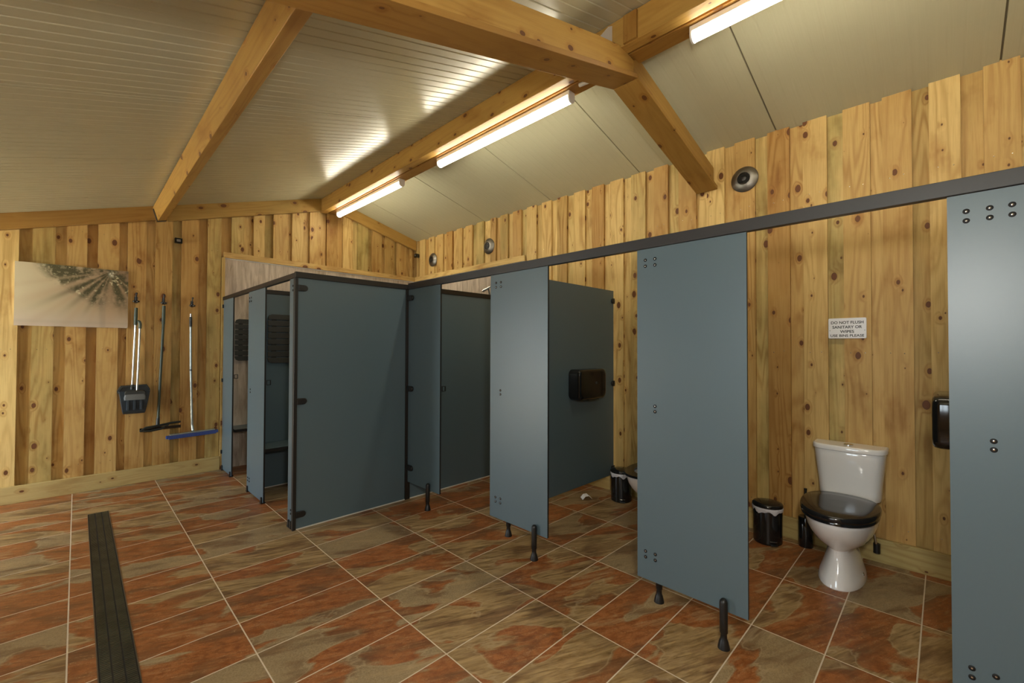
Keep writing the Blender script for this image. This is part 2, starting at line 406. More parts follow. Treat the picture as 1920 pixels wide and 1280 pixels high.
# ------------------------------------------------------------------ walls: board on board cladding
RW = [(5.71, 5.76), (5.536, 5.68), (5.30, 5.44), (5.082, 5.232), (4.862, 4.999), (4.647, 4.765), (4.431, 4.577), (4.20, 4.343), (3.972, 4.072), (3.756, 3.889),
      (3.53, 3.672), (3.291, 3.441), (3.069, 3.21), (2.854, 2.986), (2.619, 2.762), (2.393, 2.533), (2.175, 2.32), (1.945, 2.092), (1.729, 1.861),
      (1.48, 1.633), (1.253, 1.392), (1.029, 1.176), (0.798, 0.943), (0.573, 0.715), (0.339, 0.483), (0.135, 0.277), (-0.079, 0.057), (-0.313, -0.172)]
y = -0.313
while y > YB+0.2: y -= 0.226; RW.append((y, y+0.145))
RW.sort()
EW = [(-0.50, -0.372), (-0.289, -0.151), (-0.075, 0.06), (0.134, 0.287), (0.35, 0.494), (0.566, 0.707), (0.784, 0.935), (1.017, 1.143), (1.245, 1.37), (1.47, 1.584),
      (1.683, 1.833), (1.897, 2.032), (2.111, 2.253), (2.329, 2.47), (2.546, 2.687), (2.763, 2.912), (2.978, 3.123), (3.175, 3.33), (3.37, 3.53), (3.60, 3.64)]
x = -0.50
while x > XL+0.1: x -= 0.213; EW.append((x, x+0.13))
EW.sort()
SHZ = 2.40                                   # height of the lining top
def cladding(pr, start, end, place, zlo, zhi, dp=0.024):
    """place(b, a0, a1, d0, d1, z0, z1): a along wall, d depth from room face"""
    b = MB()
    prv = start
    for i, (a, c) in enumerate(pr):
        mid = (a+c)/2
        if mid < start or mid > end: continue
        nxt = [p for p in pr if p[0] > c]; nm = (nxt[0][0]+nxt[0][1])/2 if nxt else end
        place(b, max(a, start), min(c, end), 0.0, dp, zlo(mid), zhi(mid))
        place(b, mid, min(nm, end), dp+0.001, dp+0.020, zlo((mid+nm)/2), zhi((mid+nm)/2))
        if prv == start: place(b, start, mid, dp+0.001, dp+0.020, zlo(start), zhi(start))
        prv = mid
    return b
def pr_place(b, a0, a1, d0, d1, z0, z1): b.box(XR+d0, XR+d1, a0, a1, z0, z1)
wr = cladding(RW, YB, YE, pr_place, lambda y: SHZ if y > 3.455 else 0.0, lambda y: 3.035)
wr.box(XR+0.046, XR+0.16, YB-0.1, YE+0.16, -0.05, 3.0)
wall_r = struct(wr.build('wall_right', 'board'))
def pe_place(b, a0, a1, d0, d1, z0, z1):
    pid = (random.random(), random.random()); pts = [a0] + ([APX] if a0 < APX < a1 else []) + [a1]
    for p, q in zip(pts, pts[1:]):
        b.prism([(p, z0), (q, z0), (q, ch(q)+0.02), (p, ch(p)+0.02)], 1, YE+d0, YE+d1)
        n = 6
        for k in range(n):                   # rewrite uv so that the grain runs up the board
            f = b.f[-n+k]; b.uv[-n+k] = [(b.v[i][0]+b.v[i][1]*0.7, b.v[i][2]) for i in f]; b.pid[-n+k] = pid
we = cladding(EW, XL, XR, pe_place, lambda x: SHZ if x > 1.17 else 0.0, lambda x: 0, dp=0.036)
we.prism([(XL-0.15, -0.05), (XR+0.16, -0.05), (XR+0.16, 3.0), (APX, 3.33), (XL-0.15, 2.05)], 1, YE+0.057, YE+0.16)
wall_e = struct(we.build('wall_back', 'board'))
# shower lining boards below the cladding, parts of their walls
b = MB(); b.box(1.18, XR, YE-0.002, YE+0.04, 0.0, SHZ, mi=0); b.build('shower_lining', 'lining', wall_e)
b = MB(); b.box(XR-0.002, XR+0.04, 3.47, YE-0.002, 0.0, SHZ, mi=0); b.build('shower_lining', 'lining', wall_r)
# bright nail heads in rows on the proud boards
b = MB()
for (p, q) in RW:
    if q > YE-0.05 or q < -1.0: continue
    for z in ((2.475, 1.35, 0.235) if q < 3.45 else (2.475,)):
        for f in (0.27, 0.73): b.lathe([(0.0032, 0.0), (0.0028, 0.0012), (0.0008, 0.0018)], (XR-0.0002, p+(q-p)*f+random.uniform(-.006, .006), z+random.uniform(-.008, .008)), (-1, random.uniform(-.25, .25), random.uniform(-.25, .25)), 8)
o = b.build('nail_heads', 'chrome', wall_r); o['kind'] = 'stuff'
b = MB()
for (p, q) in EW:
    if q < -0.8 or q > 1.15: continue
    for z in (2.46, 1.35, 0.256):
        if z > ch(p)-0.17: continue
        for f in (0.27, 0.73): b.lathe([(0.0032, 0.0), (0.0028, 0.0012), (0.0008, 0.0018)], (p+(q-p)*f+random.uniform(-.006, .006), YE-0.0002, z+random.uniform(-.008, .008)), (random.uniform(-.25, .25), -1, random.uniform(-.25, .25)), 8)
o = b.build('nail_heads', 'chrome', wall_e); o['kind'] = 'stuff'
# battens
b = MB(); b.box(1.165, XR-0.02, YE-0.026, YE-0.001, SHZ-0.012, SHZ+0.052, grain=0); struct(b.build('trim_1', 'board', bevel=0.002))
b = MB(); b.box(XR-0.024, XR-0.001, 3.455, YE-0.027, SHZ-0.012, SHZ+0.055, grain=1); struct(b.build('trim_2', 'board', bevel=0.002))
b = MB(); b.box(1.150, 1.178, YE-0.030, YE-0.001, 0.0, SHZ-0.013, grain=2); struct(b.build('trim_3', 'board', bevel=0.002))
b = MB(); b.box(1.18, XR-0.006, YE-0.010, YE-0.003, SHZ-0.022, SHZ-0.0125); b.box(XR-0.010, XR-0.003, 3.47, YE-0.01, SHZ-0.022, SHZ-0.0125); struct(b.build('trim_4', 'white'))
# skirtings
b = MB(); b.box(XL+0.01, 1.148, YE-0.034, YE-0.002, 0.0, 0.148, grain=0); struct(b.build('baseboard_back', 'skirt', bevel=0.003))
b = MB(); b.box(XR-0.030, XR-0.001, YB+0.05, 2.245, 0.0, 0.15, grain=1); b.box(XR-0.030, XR-0.001, 2.30, 3.44, 0.0, 0.15, grain=1); struct(b.build('baseboard_right', 'skirt', bevel=0.003))
b = MB(); b.box(XL-9, XL-0.16, -9, 14, -0.25, -0.13); struct(b.build('bounce_floor_outside', plain('added pale bounce paving', (0.46, 0.43, 0.36), 0.9)))  # unseen ground, added and kept pale to bounce daylight in through the doorway
# left wall with a doorway and a window opening, back wall
b = MB()
def wl(y0, y1, z0, z1):
    if y1 > y0 and z1 > z0: b.box(XL-0.14, XL, y0, y1, z0, z1)
(o1a, o1b, o1c, o1d), (o2a, o2b, o2c, o2d) = OPEN
wl(o1b, YE+0.15, 0, 2.12); wl(o1a, o1b, o1d, 2.12); wl(o2b, o1a, 0, 2.12); wl(o2a, o2b, o2d, 2.12); wl(o2a, o2b, 0, o2c); wl(YB-0.15, o2a, 0, 2.12)
struct(b.build('wall_left', 'board'))
b = MB(); b.box(XL-0.15, XR+0.16, YB-0.15, YB, -0.05, 3.4, grain=2); struct(b.build('wall_front', 'board'))
b = MB()
for (a, c) in ((o2a, o2a+0.06), ((o2a+o2b)/2-0.03, (o2a+o2b)/2+0.03), (o2b-0.06, o2b)): b.box(XL-0.11, XL-0.05, a, c, o2c, o2d)
b.box(XL-0.11, XL-0.05, o2a, o2b, o2c, o2c+0.06); b.box(XL-0.11, XL-0.05, o2a, o2b, o2d-0.06, o2d); struct(b.build('window_1', 'white'))
b = MB(); b.box(XL-0.13, XL+0.01, o1a-0.05, o1a, 0, o1d+0.05); b.box(XL-0.13, XL+0.01, o1b, o1b+0.05, 0, o1d+0.05); b.box(XL-0.13, XL+0.01, o1a, o1b, o1d, o1d+0.05); struct(b.build('door_1', 'beam'))

# ------------------------------------------------------------------ roof timbers
def beam_dir(b, pts, y0, y1, mi=0):
    """prism in xz extruded along y, grain along the sloping top edge"""
    n0 = len(b.f); b.prism(pts, 1, y0, y1, mi)
    d = Vector((pts[1][0]-pts[0][0], 0, pts[1][1]-pts[0][1])).normalized(); q = Vector((-d.z, 0, d.x))
    for k in range(n0, len(b.f)):
        b.uv[k] = [(Vector(b.v[i]).dot(q) + b.v[i][1], Vector(b.v[i]).dot(d)) for i in b.f[k]]
# end wall fascia boards (left and right slopes)
b = MB()
beam_dir(b, [(XL, cl(XL)-0.145), (0.57, cl(0.57)-0.145), (0.57, cl(0.57)), (XL, cl(XL))], YE-0.045, YE-0.001)
beam_dir(b, [(0.66, cl(0.66)-0.165), (2.235, cl(2.235)-0.165), (2.235, cl(2.235)), (0.66, cl(0.66))], YE-0.045, YE-0.001)
beam_dir(b, [(2.465, cr(2.465)-0.15), (XR-0.01, cr(XR-0.01)-0.15), (XR-0.01, cr(XR-0.01)), (2.465, cr(2.465))], YE-0.045, YE-0.001)
struct(b.build('trim_5', 'beam', bevel=0.002))
# ridge beam: two timbers side by side
root = thing('ridge_beam', 'double pine ridge beam running the length of the room above the strip lights', 'beam', (2.35, 1.3, 3.15))
b = MB(); b.prism([(2.240, 3.142), (2.318, 3.142), (2.318, cl(2.318)-0.003), (2.240, cl(2.24)-0.003)], 1, YB, YE-0.002)
b.build('timber', 'beam', root, bevel=0.003)
b = MB(); b.prism([(2.345, 3.152), (2.462, 3.152), (2.462, cr(2.462)-0.003), (APX, cl(APX)-0.006), (2.345, cl(2.345)-0.003)], 1, YB, YE-0.002)
b.build('timber', 'beam', root, bevel=0.003)
b = MB(); b.box(2.319, 2.344, YB, YE-0.002, 3.165, 3.33, grain=1); b.build('packer', 'beam', root)
# purlin on the left slope, square to the roof
a = math.atan(0.2936); cx, sx = math.cos(a), math.sin(a)
P0 = (0.572, 2.664); W_, H_ = 0.070, 0.143
def loc(u, v): return (P0[0]+u*cx-v*sx, P0[1]+u*sx+v*cx)
b = MB(); b.prism([loc(0, 0), loc(W_, 0), loc(W_, H_), loc(0, H_)], 1, YB, YE-0.047)
tag(b.build('purlin', 'beam', bevel=0.003), 'square pine purlin under the left roof slope, ending above the picture and tools', 'beam')
# bracket at the end of the purlin
b = MB(); b.prism([loc(-0.004, -0.004), loc(-0.001, -0.004), loc(-0.001, H_-0.02), loc(-0.004, H_-0.02)], 1, YE-0.10, YE-0.048); b.prism([loc(-0.004, -0.004), loc(W_+0.002, -0.004), loc(W_+0.002, -0.001), loc(-0.004, -0.001)], 1, YE-0.10, YE-0.048)
tag(b.build('joist_hanger', 'rail'), 'thin steel hanger holding the purlin end at the end wall', 'bracket')
# cross truss
root = thing('roof_truss', 'heavy pine cross beam bent at the ridge, crossing the top of the picture', 'beam', (2.38, 1.39, 3.0))
TY0, TY1 = 1.335, 1.475
bl = lambda x: 3.012 + 0.288*(x-2.385); br_ = lambda x: 3.012 - 0.258*(x-2.385)
b = MB(); beam_dir(b, [(XL, bl(XL)+0.035), (2.385, bl(2.385)+0.035), (2.385, bl(2.385)+0.125), (2.239, cl(2.239)-0.165), (2.0, cl(2.0)-0.155), (XL, cl(XL)-0.150)], TY0, TY1)
b.build('left_timber', 'beam', root, bevel=0.003)
b = MB(); beam_dir(b, [(2.387, br_(2.387)+0.035), (XR-0.002, br_(XR-0.002)+0.035), (XR-0.002, 2.862), (2.463, 3.175), (2.387, 3.137)], TY0, TY1)
b.build('right_timber', 'beam', root, bevel=0.003)
b = MB(); beam_dir(b, [(XL, bl(XL)), (2.384, bl(2.384)), (2.384, bl(2.384)+0.029), (XL, bl(XL)+0.029)], TY0-0.030, TY1)
b.build('lower_board', 'beam', root, bevel=0.002)
b = MB(); beam_dir(b, [(2.388, br_(2.388)), (XR-0.002, br_(XR-0.002)), (XR-0.002, br_(XR-0.002)+0.029), (2.388, br_(2.388)+0.029)], TY0-0.030, TY1)
b.build('lower_board', 'beam', root, bevel=0.002)
b = MB(); b.prism([(2.05, 3.10), (2.238, 3.14), (2.238, 3.30), (2.20, 3.275)], 1, 1.392, 1.398)
o = b.build('apex_plate', 'white', root); o['label'] = 'white steel apex plate'
# vertical post on the ridge beam near side
b = MB(); b.box(2.222, 2.238, 1.225, 1.31, 3.143, 3.305, grain=2)
b.build('splice_block', 'beam', root)
b = MB(); b.tube([(2.36, 1.72, 3.135), (2.36, 1.60, 3.125), (2.37, 1.50, 3.12)], 0.013); tag(b.build('conduit_stub', 'white'), 'short white conduit stub under the ridge beam behind the cross beam', 'conduit')

# ------------------------------------------------------------------ strip lights
def make_lamp(y0, y1, label):
    L = y1-y0; root = thing('strip_light', label, 'light', (2.402, (y0+y1)/2, 3.150), 'strip lights under the ridge beam')
    X0 = 2.402; yc = (y0+y1)/2
    def sec(r, z0, z1, w):
        return None
    b = MB(); b.box(X0-0.0335, X0+0.0335, y0+0.006, y1-0.006, 3.120, 3.150); b.build('housing', 'white', root, bevel=0.003)
    pts = [(X0+0.031, 3.1195), (X0-0.031, 3.1195)] + [(X0+0.031*math.cos(t), 3.108+0.034*math.sin(t)) for t in [PI+PI*k/14 for k in range(15)]]
    b = MB(); b.prism(pts, 1, y0+0.013, y1-0.013, sm=False); b.build('diffuser', 'lamp', root)
    pe = [(X0+0.033, 3.150), (X0-0.033, 3.150)] + [(X0+0.034*math.cos(t), 3.106+0.036*math.sin(t)) for t in [PI+PI*k/14 for k in range(15)]]
    for s0 in (y0, y1-0.012):
        b = MB(); b.prism(pe, 1, s0, s0+0.012); b.build('end_cap', 'white', root, bevel=0.002)
    return root
make_lamp(1.815, 3.37, 'lit strip light in the middle, its near end tucked behind the cross beam')
make_lamp(4.04, 5.60, 'lit strip light farthest away, reaching the end wall')
make_lamp(-0.56, 0.985, 'lit strip light nearest the camera, cut off by the top of the picture')
# ------------------------------------------------------------------ air vents on the right wall
def vent(y, z, label, R=0.098):
    root = thing('air_vent', label, 'vent', (XR-0.004, y, z), 'round air vents high on the right wall')
    b = MB(); b.lathe([(R, 0.0), (R+0.001, 0.006), (R*0.92, 0.014), (R*0.70, 0.026), (R*0.50, 0.034), (R*0.475, 0.034), (R*0.46, 0.022), (R*0.40, 0.012)], (XR-0.001, y, z), (-1, 0, 0), 40)
    b.build('cover_ring', 'nickel', root)
    b = MB(); b.lathe([(R*0.45, 0.013), (R*0.45, 0.016)], (XR-0.001, y, z), (-1, 0, 0), 24, cap=True); b.build('throat', 'recess', root)
    b = MB()
    for k in range(-3, 4):
        h = k*R*0.115; w = math.sqrt(max(0, (R*0.44)**2-h*h)); X = XR-0.024
        b.box(X-0.005, X+0.004, y-w, y+w, z+h-0.0022, z+h+0.0022)
    b.build('vane_grille', 'vane', root)
    b = MB(); b.lathe([(R*0.20, 0.024), (R*0.18, 0.030), (R*0.09, 0.033), (0.0, 0.034)], (XR-0.001, y, z), (-1, 0, 0), 20); b.build('centre_dome', 'vane', root)
vent(1.100, 2.700, 'round nickel air vent nearest the camera, right of the cross beam end')
vent(4.094, 2.665, 'round nickel air vent between the other two on the right wall')
vent(5.325, 2.665, 'round nickel air vent near the far corner beside the black sensor')

# ------------------------------------------------------------------ cubicle panels
TH = 0.013
def panel_x(X, y0, y1, z0, z1, b=None):      # panel whose face looks along x
    b = b or MB(); b.box(X, X+TH, y0, y1, z0, z1, mi=0, emi=1, thin=0); return b
def panel_y(Y, x0, x1, z0, z1, b=None):
    b = b or MB(); b.box(x0, x1, Y, Y+TH, z0, z1, mi=0, emi=1, thin=1); return b
def screw_x(root, X, y, z):
    b = MB(); b.lathe([(0.0088, 0.0), (0.0088, 0.0018), (0.0072, 0.0032), (0.0034, 0.0032), (0.003, 0.0012)], (X-0.0002, y, z), (-1, 0, 0), 18); o = b.build('screw_cap', 'screw', root)
    b = MB(); b.lathe([(0.0030, 0.0), (0.0028, 0.0016), (0.0012, 0.0020)], (X-0.0012, y, z), (-1, 0, 0), 10); b.build('screw_head', 'chrome', o)
def foot(root, x, y, ztop=0.225, xo=0.0):
    b = MB()
    if ztop > 0.2:
        b.lathe([(0.0265, 0), (0.0255, 0.008), (0.019, 0.035), (0.0145, 0.045), (0.0140, 0.068), (0.0175, 0.072), (0.0178, 0.13), (0.0178, ztop-0.018), (0.015, ztop-0.008), (0.008, ztop-0.001), (0.0, ztop)], (x, y, 0.0005), (0, 0, 1), 20)
    else:
        b.lathe([(0.0265, 0), (0.0255, 0.008), (0.019, 0.035), (0.0145, 0.045), (0.0140, 0.068), (0.0175, 0.072), (0.0178, 0.13), (0.0178, ztop)], (x, y, 0.0005), (0, 0, 1), 20)
    return b.build('foot', 'blackplast', root)
XP = 2.130
def pilaster(y0, y1, label, cols, fy=None, z0=0.160, brackets=False):
    root = thing('cubicle_front_panel', label, 'cubicle panel', (XP, (y0+y1)/2, 0.0), 'slate blue front panels hanging from the long rail')
    panel_x(XP, y0, y1, z0, 1.899).build('board', ['panel', 'edge'], root)
    if cols:
        for i, c in enumerate(cols['top']):
            for z in (1.840, 1.808): screw_x(root, XP, c, z)
        for z in (1.070, 1.042): screw_x(root, XP, cols['mid'], z)
        for c in cols['bot']:
            for z in (0.305, 0.275): screw_x(root, XP, c, z)
    if fy: foot(root, XP-0.0186, fy)
    return root
p0 = pilaster(-0.64, -0.010, 'slate blue cubicle front panel at the right edge with six screws along its top', dict(top=[-0.056, -0.110, -0.159], mid=-0.112, bot=[-0.056, -0.110]), fy=-0.54)
p1 = pilaster(0.630, 1.171, 'slate blue cubicle front panel directly left of the white toilet with the closed lid', dict(top=[1.123, 1.069], mid=1.070, bot=[1.124, 1.070]), fy=0.728)
p2 = pilaster(1.800, 2.345, 'slate blue cubicle front panel left of the black paper dispenser', dict(top=[2.286, 2.236], mid=2.238, bot=[2.286, 2.235]), fy=1.896)
p3 = pilaster(2.964, 3.452, 'narrow dark-looking cubicle front panel right of the inner corner post', None, fy=3.105)
for z in (1.820, 1.002, 0.293):
    b = MB(); b.lathe([(0.024, 0), (0.024, 0.012), (0.020, 0.017), (0, 0.018)], (XP-0.0002, 3.386, z), (-1, 0, 0), 20); b.box(XP-0.016, XP-0.0002, 3.386, 3.452, z-0.024, z+0.024)
    b.build('panel_clamp', 'blackplast', p3, bevel=0.003)
def keep_x(root, X, y, z, s=0.026):          # square latch keeper loop on the edge of a panel
    b = MB()
    x_ = X+TH+0.001; w_ = 0.036; s = 0.022
    b.box(x_, x_+w_, y-0.012, y-0.002, z+s-0.005, z+s); b.box(x_, x_+w_, y-0.012, y-0.002, z-s, z-s+0.005)
    b.box(x_, x_+0.005, y-0.012, y-0.002, z-s+0.005, z+s-0.005); b.box(x_+w_-0.005, x_+w_, y-0.012, y-0.002, z-s+0.005, z+s-0.005)
    b.build('latch_keeper', 'blackplast', root)

def wall_clamps_y(root, Y, x, zs):
    for z in zs:
        b = MB(); b.lathe([(0.026, 0), (0.026, 0.012), (0.021, 0.017), (0, 0.018)], (x-0.02, Y-0.0003, z), (0, -1, 0), 20); b.box(x-0.02, x, Y-0.016, Y-0.0003, z-0.026, z+0.026)
        b.build('wall_clamp', 'blackplast', root, bevel=0.003)
def divider(Y, label, x0=XP+TH+0.002, x1=XR-0.034, z0=0.165, z1=1.925, fx=2.245):
    root = thing('cubicle_divider', label, 'cubicle panel', ((x0+x1)/2, Y, 0.0), 'slate blue side panels between the toilet cubicles')
    panel_y(Y, x0, x1, z0, z1-0.0 if z1 < 1.898 else z1).build('board', ['panel', 'edge'], root)
    wall_clamps_y(root, Y, x1, (1.825, 1.035, 0.225))
    foot(root, fx, Y-0.0186 if False else Y+TH/2, 0.1635)
    return root
d2 = divider(2.262, 'slate blue side panel carrying the black paper dispenser', z1=1.925)
d1 = divider(1.100, 'slate blue side panel edge-on behind the front panel left of the toilet', z1=1.885)
d0 = divider(-0.085, 'slate blue side panel hidden behind the rightmost front panel', z1=1.885)
# long screen between toilets and showers, y = 3.47
root = thing('shower_screen', 'wide slate blue screen facing the room, from the near corner post to the inner corner', 'cubicle panel', (1.65, 3.47, 0.0), 'slate blue floor-standing screens')
panel_y(3.465, 1.178, 2.106, 0.006, 1.898).build('board', ['panel', 'edge'], root)
for z in (1.822, 0.963, 0.112):
    b = MB(); b.prism([(1.176, z-0.024)] + [(1.222+0.026*math.cos(t), z+0.024*math.sin(t)) for t in [-PI/2+PI*k/10 for k in range(11)]] + [(1.176, z+0.024)], 1, 3.450, 3.4647)
    b.build('panel_clamp', 'blackplast', root, bevel=0.004)
b = MB(); b.box(1.18, 2.105, 3.457, 3.4648, 0.0, 0.007); b.build('sealant_bead', 'seal', root)
root = thing('shower_screen', 'slate blue screen at the back of the first cubicle, under the shower head', 'cubicle panel', (2.9, 3.47, 0.0), 'slate blue floor-standing screens')
panel_y(3.465, 2.157, XR-0.034, 0.006, 1.898).build('board', ['panel', 'edge'], root)
b = MB(); b.box(2.157, XR-0.034, 3.457, 3.4648, 0.0, 0.007); b.build('sealant_bead', 'seal', root)
b = MB(); b.box(2.108, 2.128, 3.4545, 3.486, 0.0, 1.898); b.box(2.1305, 2.155, 3.4545, 3.486, 0.0, 1.898)
b.box(2.127, 2.132, 3.4555, 3.485, 0.0, 1.898)
tag(b.build('corner_post', 'railblack', bevel=0.002), 'black corner post where the wide screen meets the toilet fronts', 'post')
# head rails
def rail_x(X, y0, y1, z0, z1, w, mat, label):
    b = MB(); b.box(X-0.008, X-0.008+w, y0, y1, z0, z1); tag(b.build('head_rail', mat, bevel=0.002), label, 'rail', 'head rails on top of the cubicles')
rail_x(XP, -2.2, 3.4535, 1.901, 1.956, 0.034, 'rail', 'long dark grey head rail over the toilet cubicle fronts')
b = MB(); b.box(1.158, XR-0.03, 3.4545, 3.486, 1.899, 1.944); tag(b.build('head_rail', 'railblack', bevel=0.002), 'black head rail over the wide screen facing the room', 'rail', 'head rails on top of the cubicles')
b = MB(); b.box(1.158, 1.190, 3.487, YE-0.003, 1.899, 1.938); tag(b.build('head_rail', 'railblack', bevel=0.002), 'black head rail over the shower stall fronts, running to the end wall', 'rail', 'head rails on top of the cubicles')
b = MB(); b.box(1.191, XR-0.03, 4.700, 4.730, 1.897, 1.937); tag(b.build('head_rail', 'railblack', bevel=0.002), 'black head rail between the two shower stalls, above the slatted seat', 'rail', 'head rails on top of the cubicles')
# shower stall fronts
XS = 1.165
def stall(y0, y1, label, tops, mid, bots, z0=0.012, shoes=True, edgeclamps=False):
    root = thing('stall_front_panel', label, 'cubicle panel', (XS, (y0+y1)/2, 0.0), 'slate blue shower stall front panels')
    panel_x(XS, y0, y1, z0, 1.898).build('board', ['panel', 'edge'], root)
    for y in tops:
        for z in (1.842, 1.808): screw_x(root, XS, y, z)
    if mid:
        for z in (0.974, 0.946): screw_x(root, XS, mid, z)
    for y in bots:
        for z in (0.134, 0.107): screw_x(root, XS, y, z)
    for y in ((y0+0.035, y1-0.035) if shoes else ()):
        b = MB(); b.box(XS-0.012, XS+TH+0.012, y-0.018, y+0.018, 0.0, 0.012); b.prism([(y-0.016, 0.010), (y+0.016, 0.010), (y+0.014, 0.045), (y+0.006, 0.055), (y-0.006, 0.055), (y-0.014, 0.045)], 0, XS-0.010, XS-0.0003)
        b.build('floor_shoe', 'blackplast', root)
    return root
s1 = stall(5.33, 5.755, 'slate blue stall front panel farthest away, against the end wall', [], None, [])
s2 = stall(4.225, 4.742, 'slate blue stall front panel between the two shower openings', [4.711, 4.652], 4.653, [4.706, 4.654])
s3 = stall(3.486, 3.600, 'narrow slate blue stall front strip at the near corner of the wide screen', [3.533, 3.506], None, [3.533, 3.504])
for z in (0.974, 0.946): screw_x(s3, XS, 3.506, z)
keep_x(s2, XS, 4.225, 1.06); keep_x(s1, XS, 5.33, 1.06); keep_x(p3, XP, 2.964, 1.03)
for z in (1.83, 1.0, 0.2):
    b = MB(); b.box(XS-0.014, XS-0.0004, 5.735, 5.768, z-0.02, z+0.02); b.build('wall_clamp', 'blackplast', s1, bevel=0.002)
b = MB(); b.box(1.152, 1.177, 3.4545, 3.485, 0.0, 1.8975); tag(b.build('corner_post', 'railblack', bevel=0.002), 'slim black corner post at the near corner of the shower stalls', 'post')
# divider between showers
root = thing('shower_divider', 'dark slate blue panel inside the near shower stall behind the slatted seat', 'cubicle panel', (2.4, 4.72, 0.0))
panel_y(4.709, 1.192, XR-0.034, 0.006, 1.896).build('board', ['panel', 'edge'], root)
b = MB(); b.box(1.2, XR-0.04, 4.700, 4.7085, 0.0, 0.007); b.build('sealant_bead', 'seal', root)
# slatted seats and benches
def slatted(Y, x0, x1, label):
    root = thing('slatted_seat_back', label, 'seat back', ((x0+x1)/2, Y, 1.22), 'slatted panels in the shower stalls')
    n = 8; z0, z1 = 1.212, 1.70; h = (z1-z0)/n
    for k in range(n):
        b = MB(); za, zb = z0+k*h+0.004, z0+(k+1)*h-0.004; r = 0.035 if k in (0, n-1) else 0.004
        if k == 0: poly = [(x0+r, za), (x1-r, za), (x1-r*0.3, za+r*0.3), (x1, za+r), (x1, zb), (x0, zb), (x0, za+r), (x0+r*0.3, za+r*0.3)]
        elif k == n-1: poly = [(x0, za), (x1, za), (x1, zb-r), (x1-r*0.3, zb-r*0.3), (x1-r, zb), (x0+r, zb), (x0+r*0.3, zb-r*0.3), (x0, zb-r)]
        else: poly = [(x0, za), (x1, za), (x1, zb), (x0, zb)]
        b.prism(poly, 1, Y-0.030, Y-0.016); b.build('slat', 'slat', root, bevel=0.002)
    b = MB()
    for x in (x0+0.06, x1-0.06): b.box(x-0.02, x+0.02, Y-0.0158, Y-0.0005, z0+0.01, z1-0.01)
    b.build('back_bar', 'slat', root)
def bench(Y, x0, x1, z, label, d=0.30):
    root = thing('shower_bench', label, 'bench', ((x0+x1)/2, Y, z-0.03), 'benches in the shower stalls')
    b = MB(); b.box(x0, x1, Y-d, Y-0.0006, z-0.030, z, mi=0, emi=1, thin=2); b.build('seat_board', ['panel', 'edge'], root, bevel=0.002)
    b = MB(); b.box(x0+0.02, x1-0.02, Y-0.030, Y-0.0008, z-0.065, z-0.0305)
    b.build('support_rail', 'blackplast', root)
slatted(4.709, 1.318, 1.95, 'dark slatted panel in the near shower stall, seen left of the corner strip')
slatted(5.798, 1.283, 1.75, 'dark slatted panel on the stone-effect wall of the far shower stall')
bench(4.699, 1.21, 1.95, 0.44, 'slate bench board low in the near shower stall')
bench(5.797, 1.23, 1.75, 0.47, 'slate bench board low in the far shower stall')
# shower head
root = thing('shower_fitting', 'small chrome shower head above the screen of the first cubicle', 'shower head', (3.6, 4.0, 1.95))
b = MB(); b.tube([(3.685, 3.99, 1.98), (3.62, 3.99, 1.99), (3.60, 3.985, 2.05), (3.58, 3.985, 2.115)], 0.013); b.build('arm', 'chrome', root)
b = MB(); b.lathe([(0.010, -0.02), (0.014, 0.02), (0.020, 0.07), (0.019, 0.10)], (3.588, 3.975, 2.12), (-0.35, 0.70, -0.40), 18); b.build('spray_nozzle', 'chrome', root)
b = MB(); b.tube([(3.655, 3.99, 1.9), (3.655, 3.99, 1.2)], 0.012); b.build('riser', 'chrome', root)

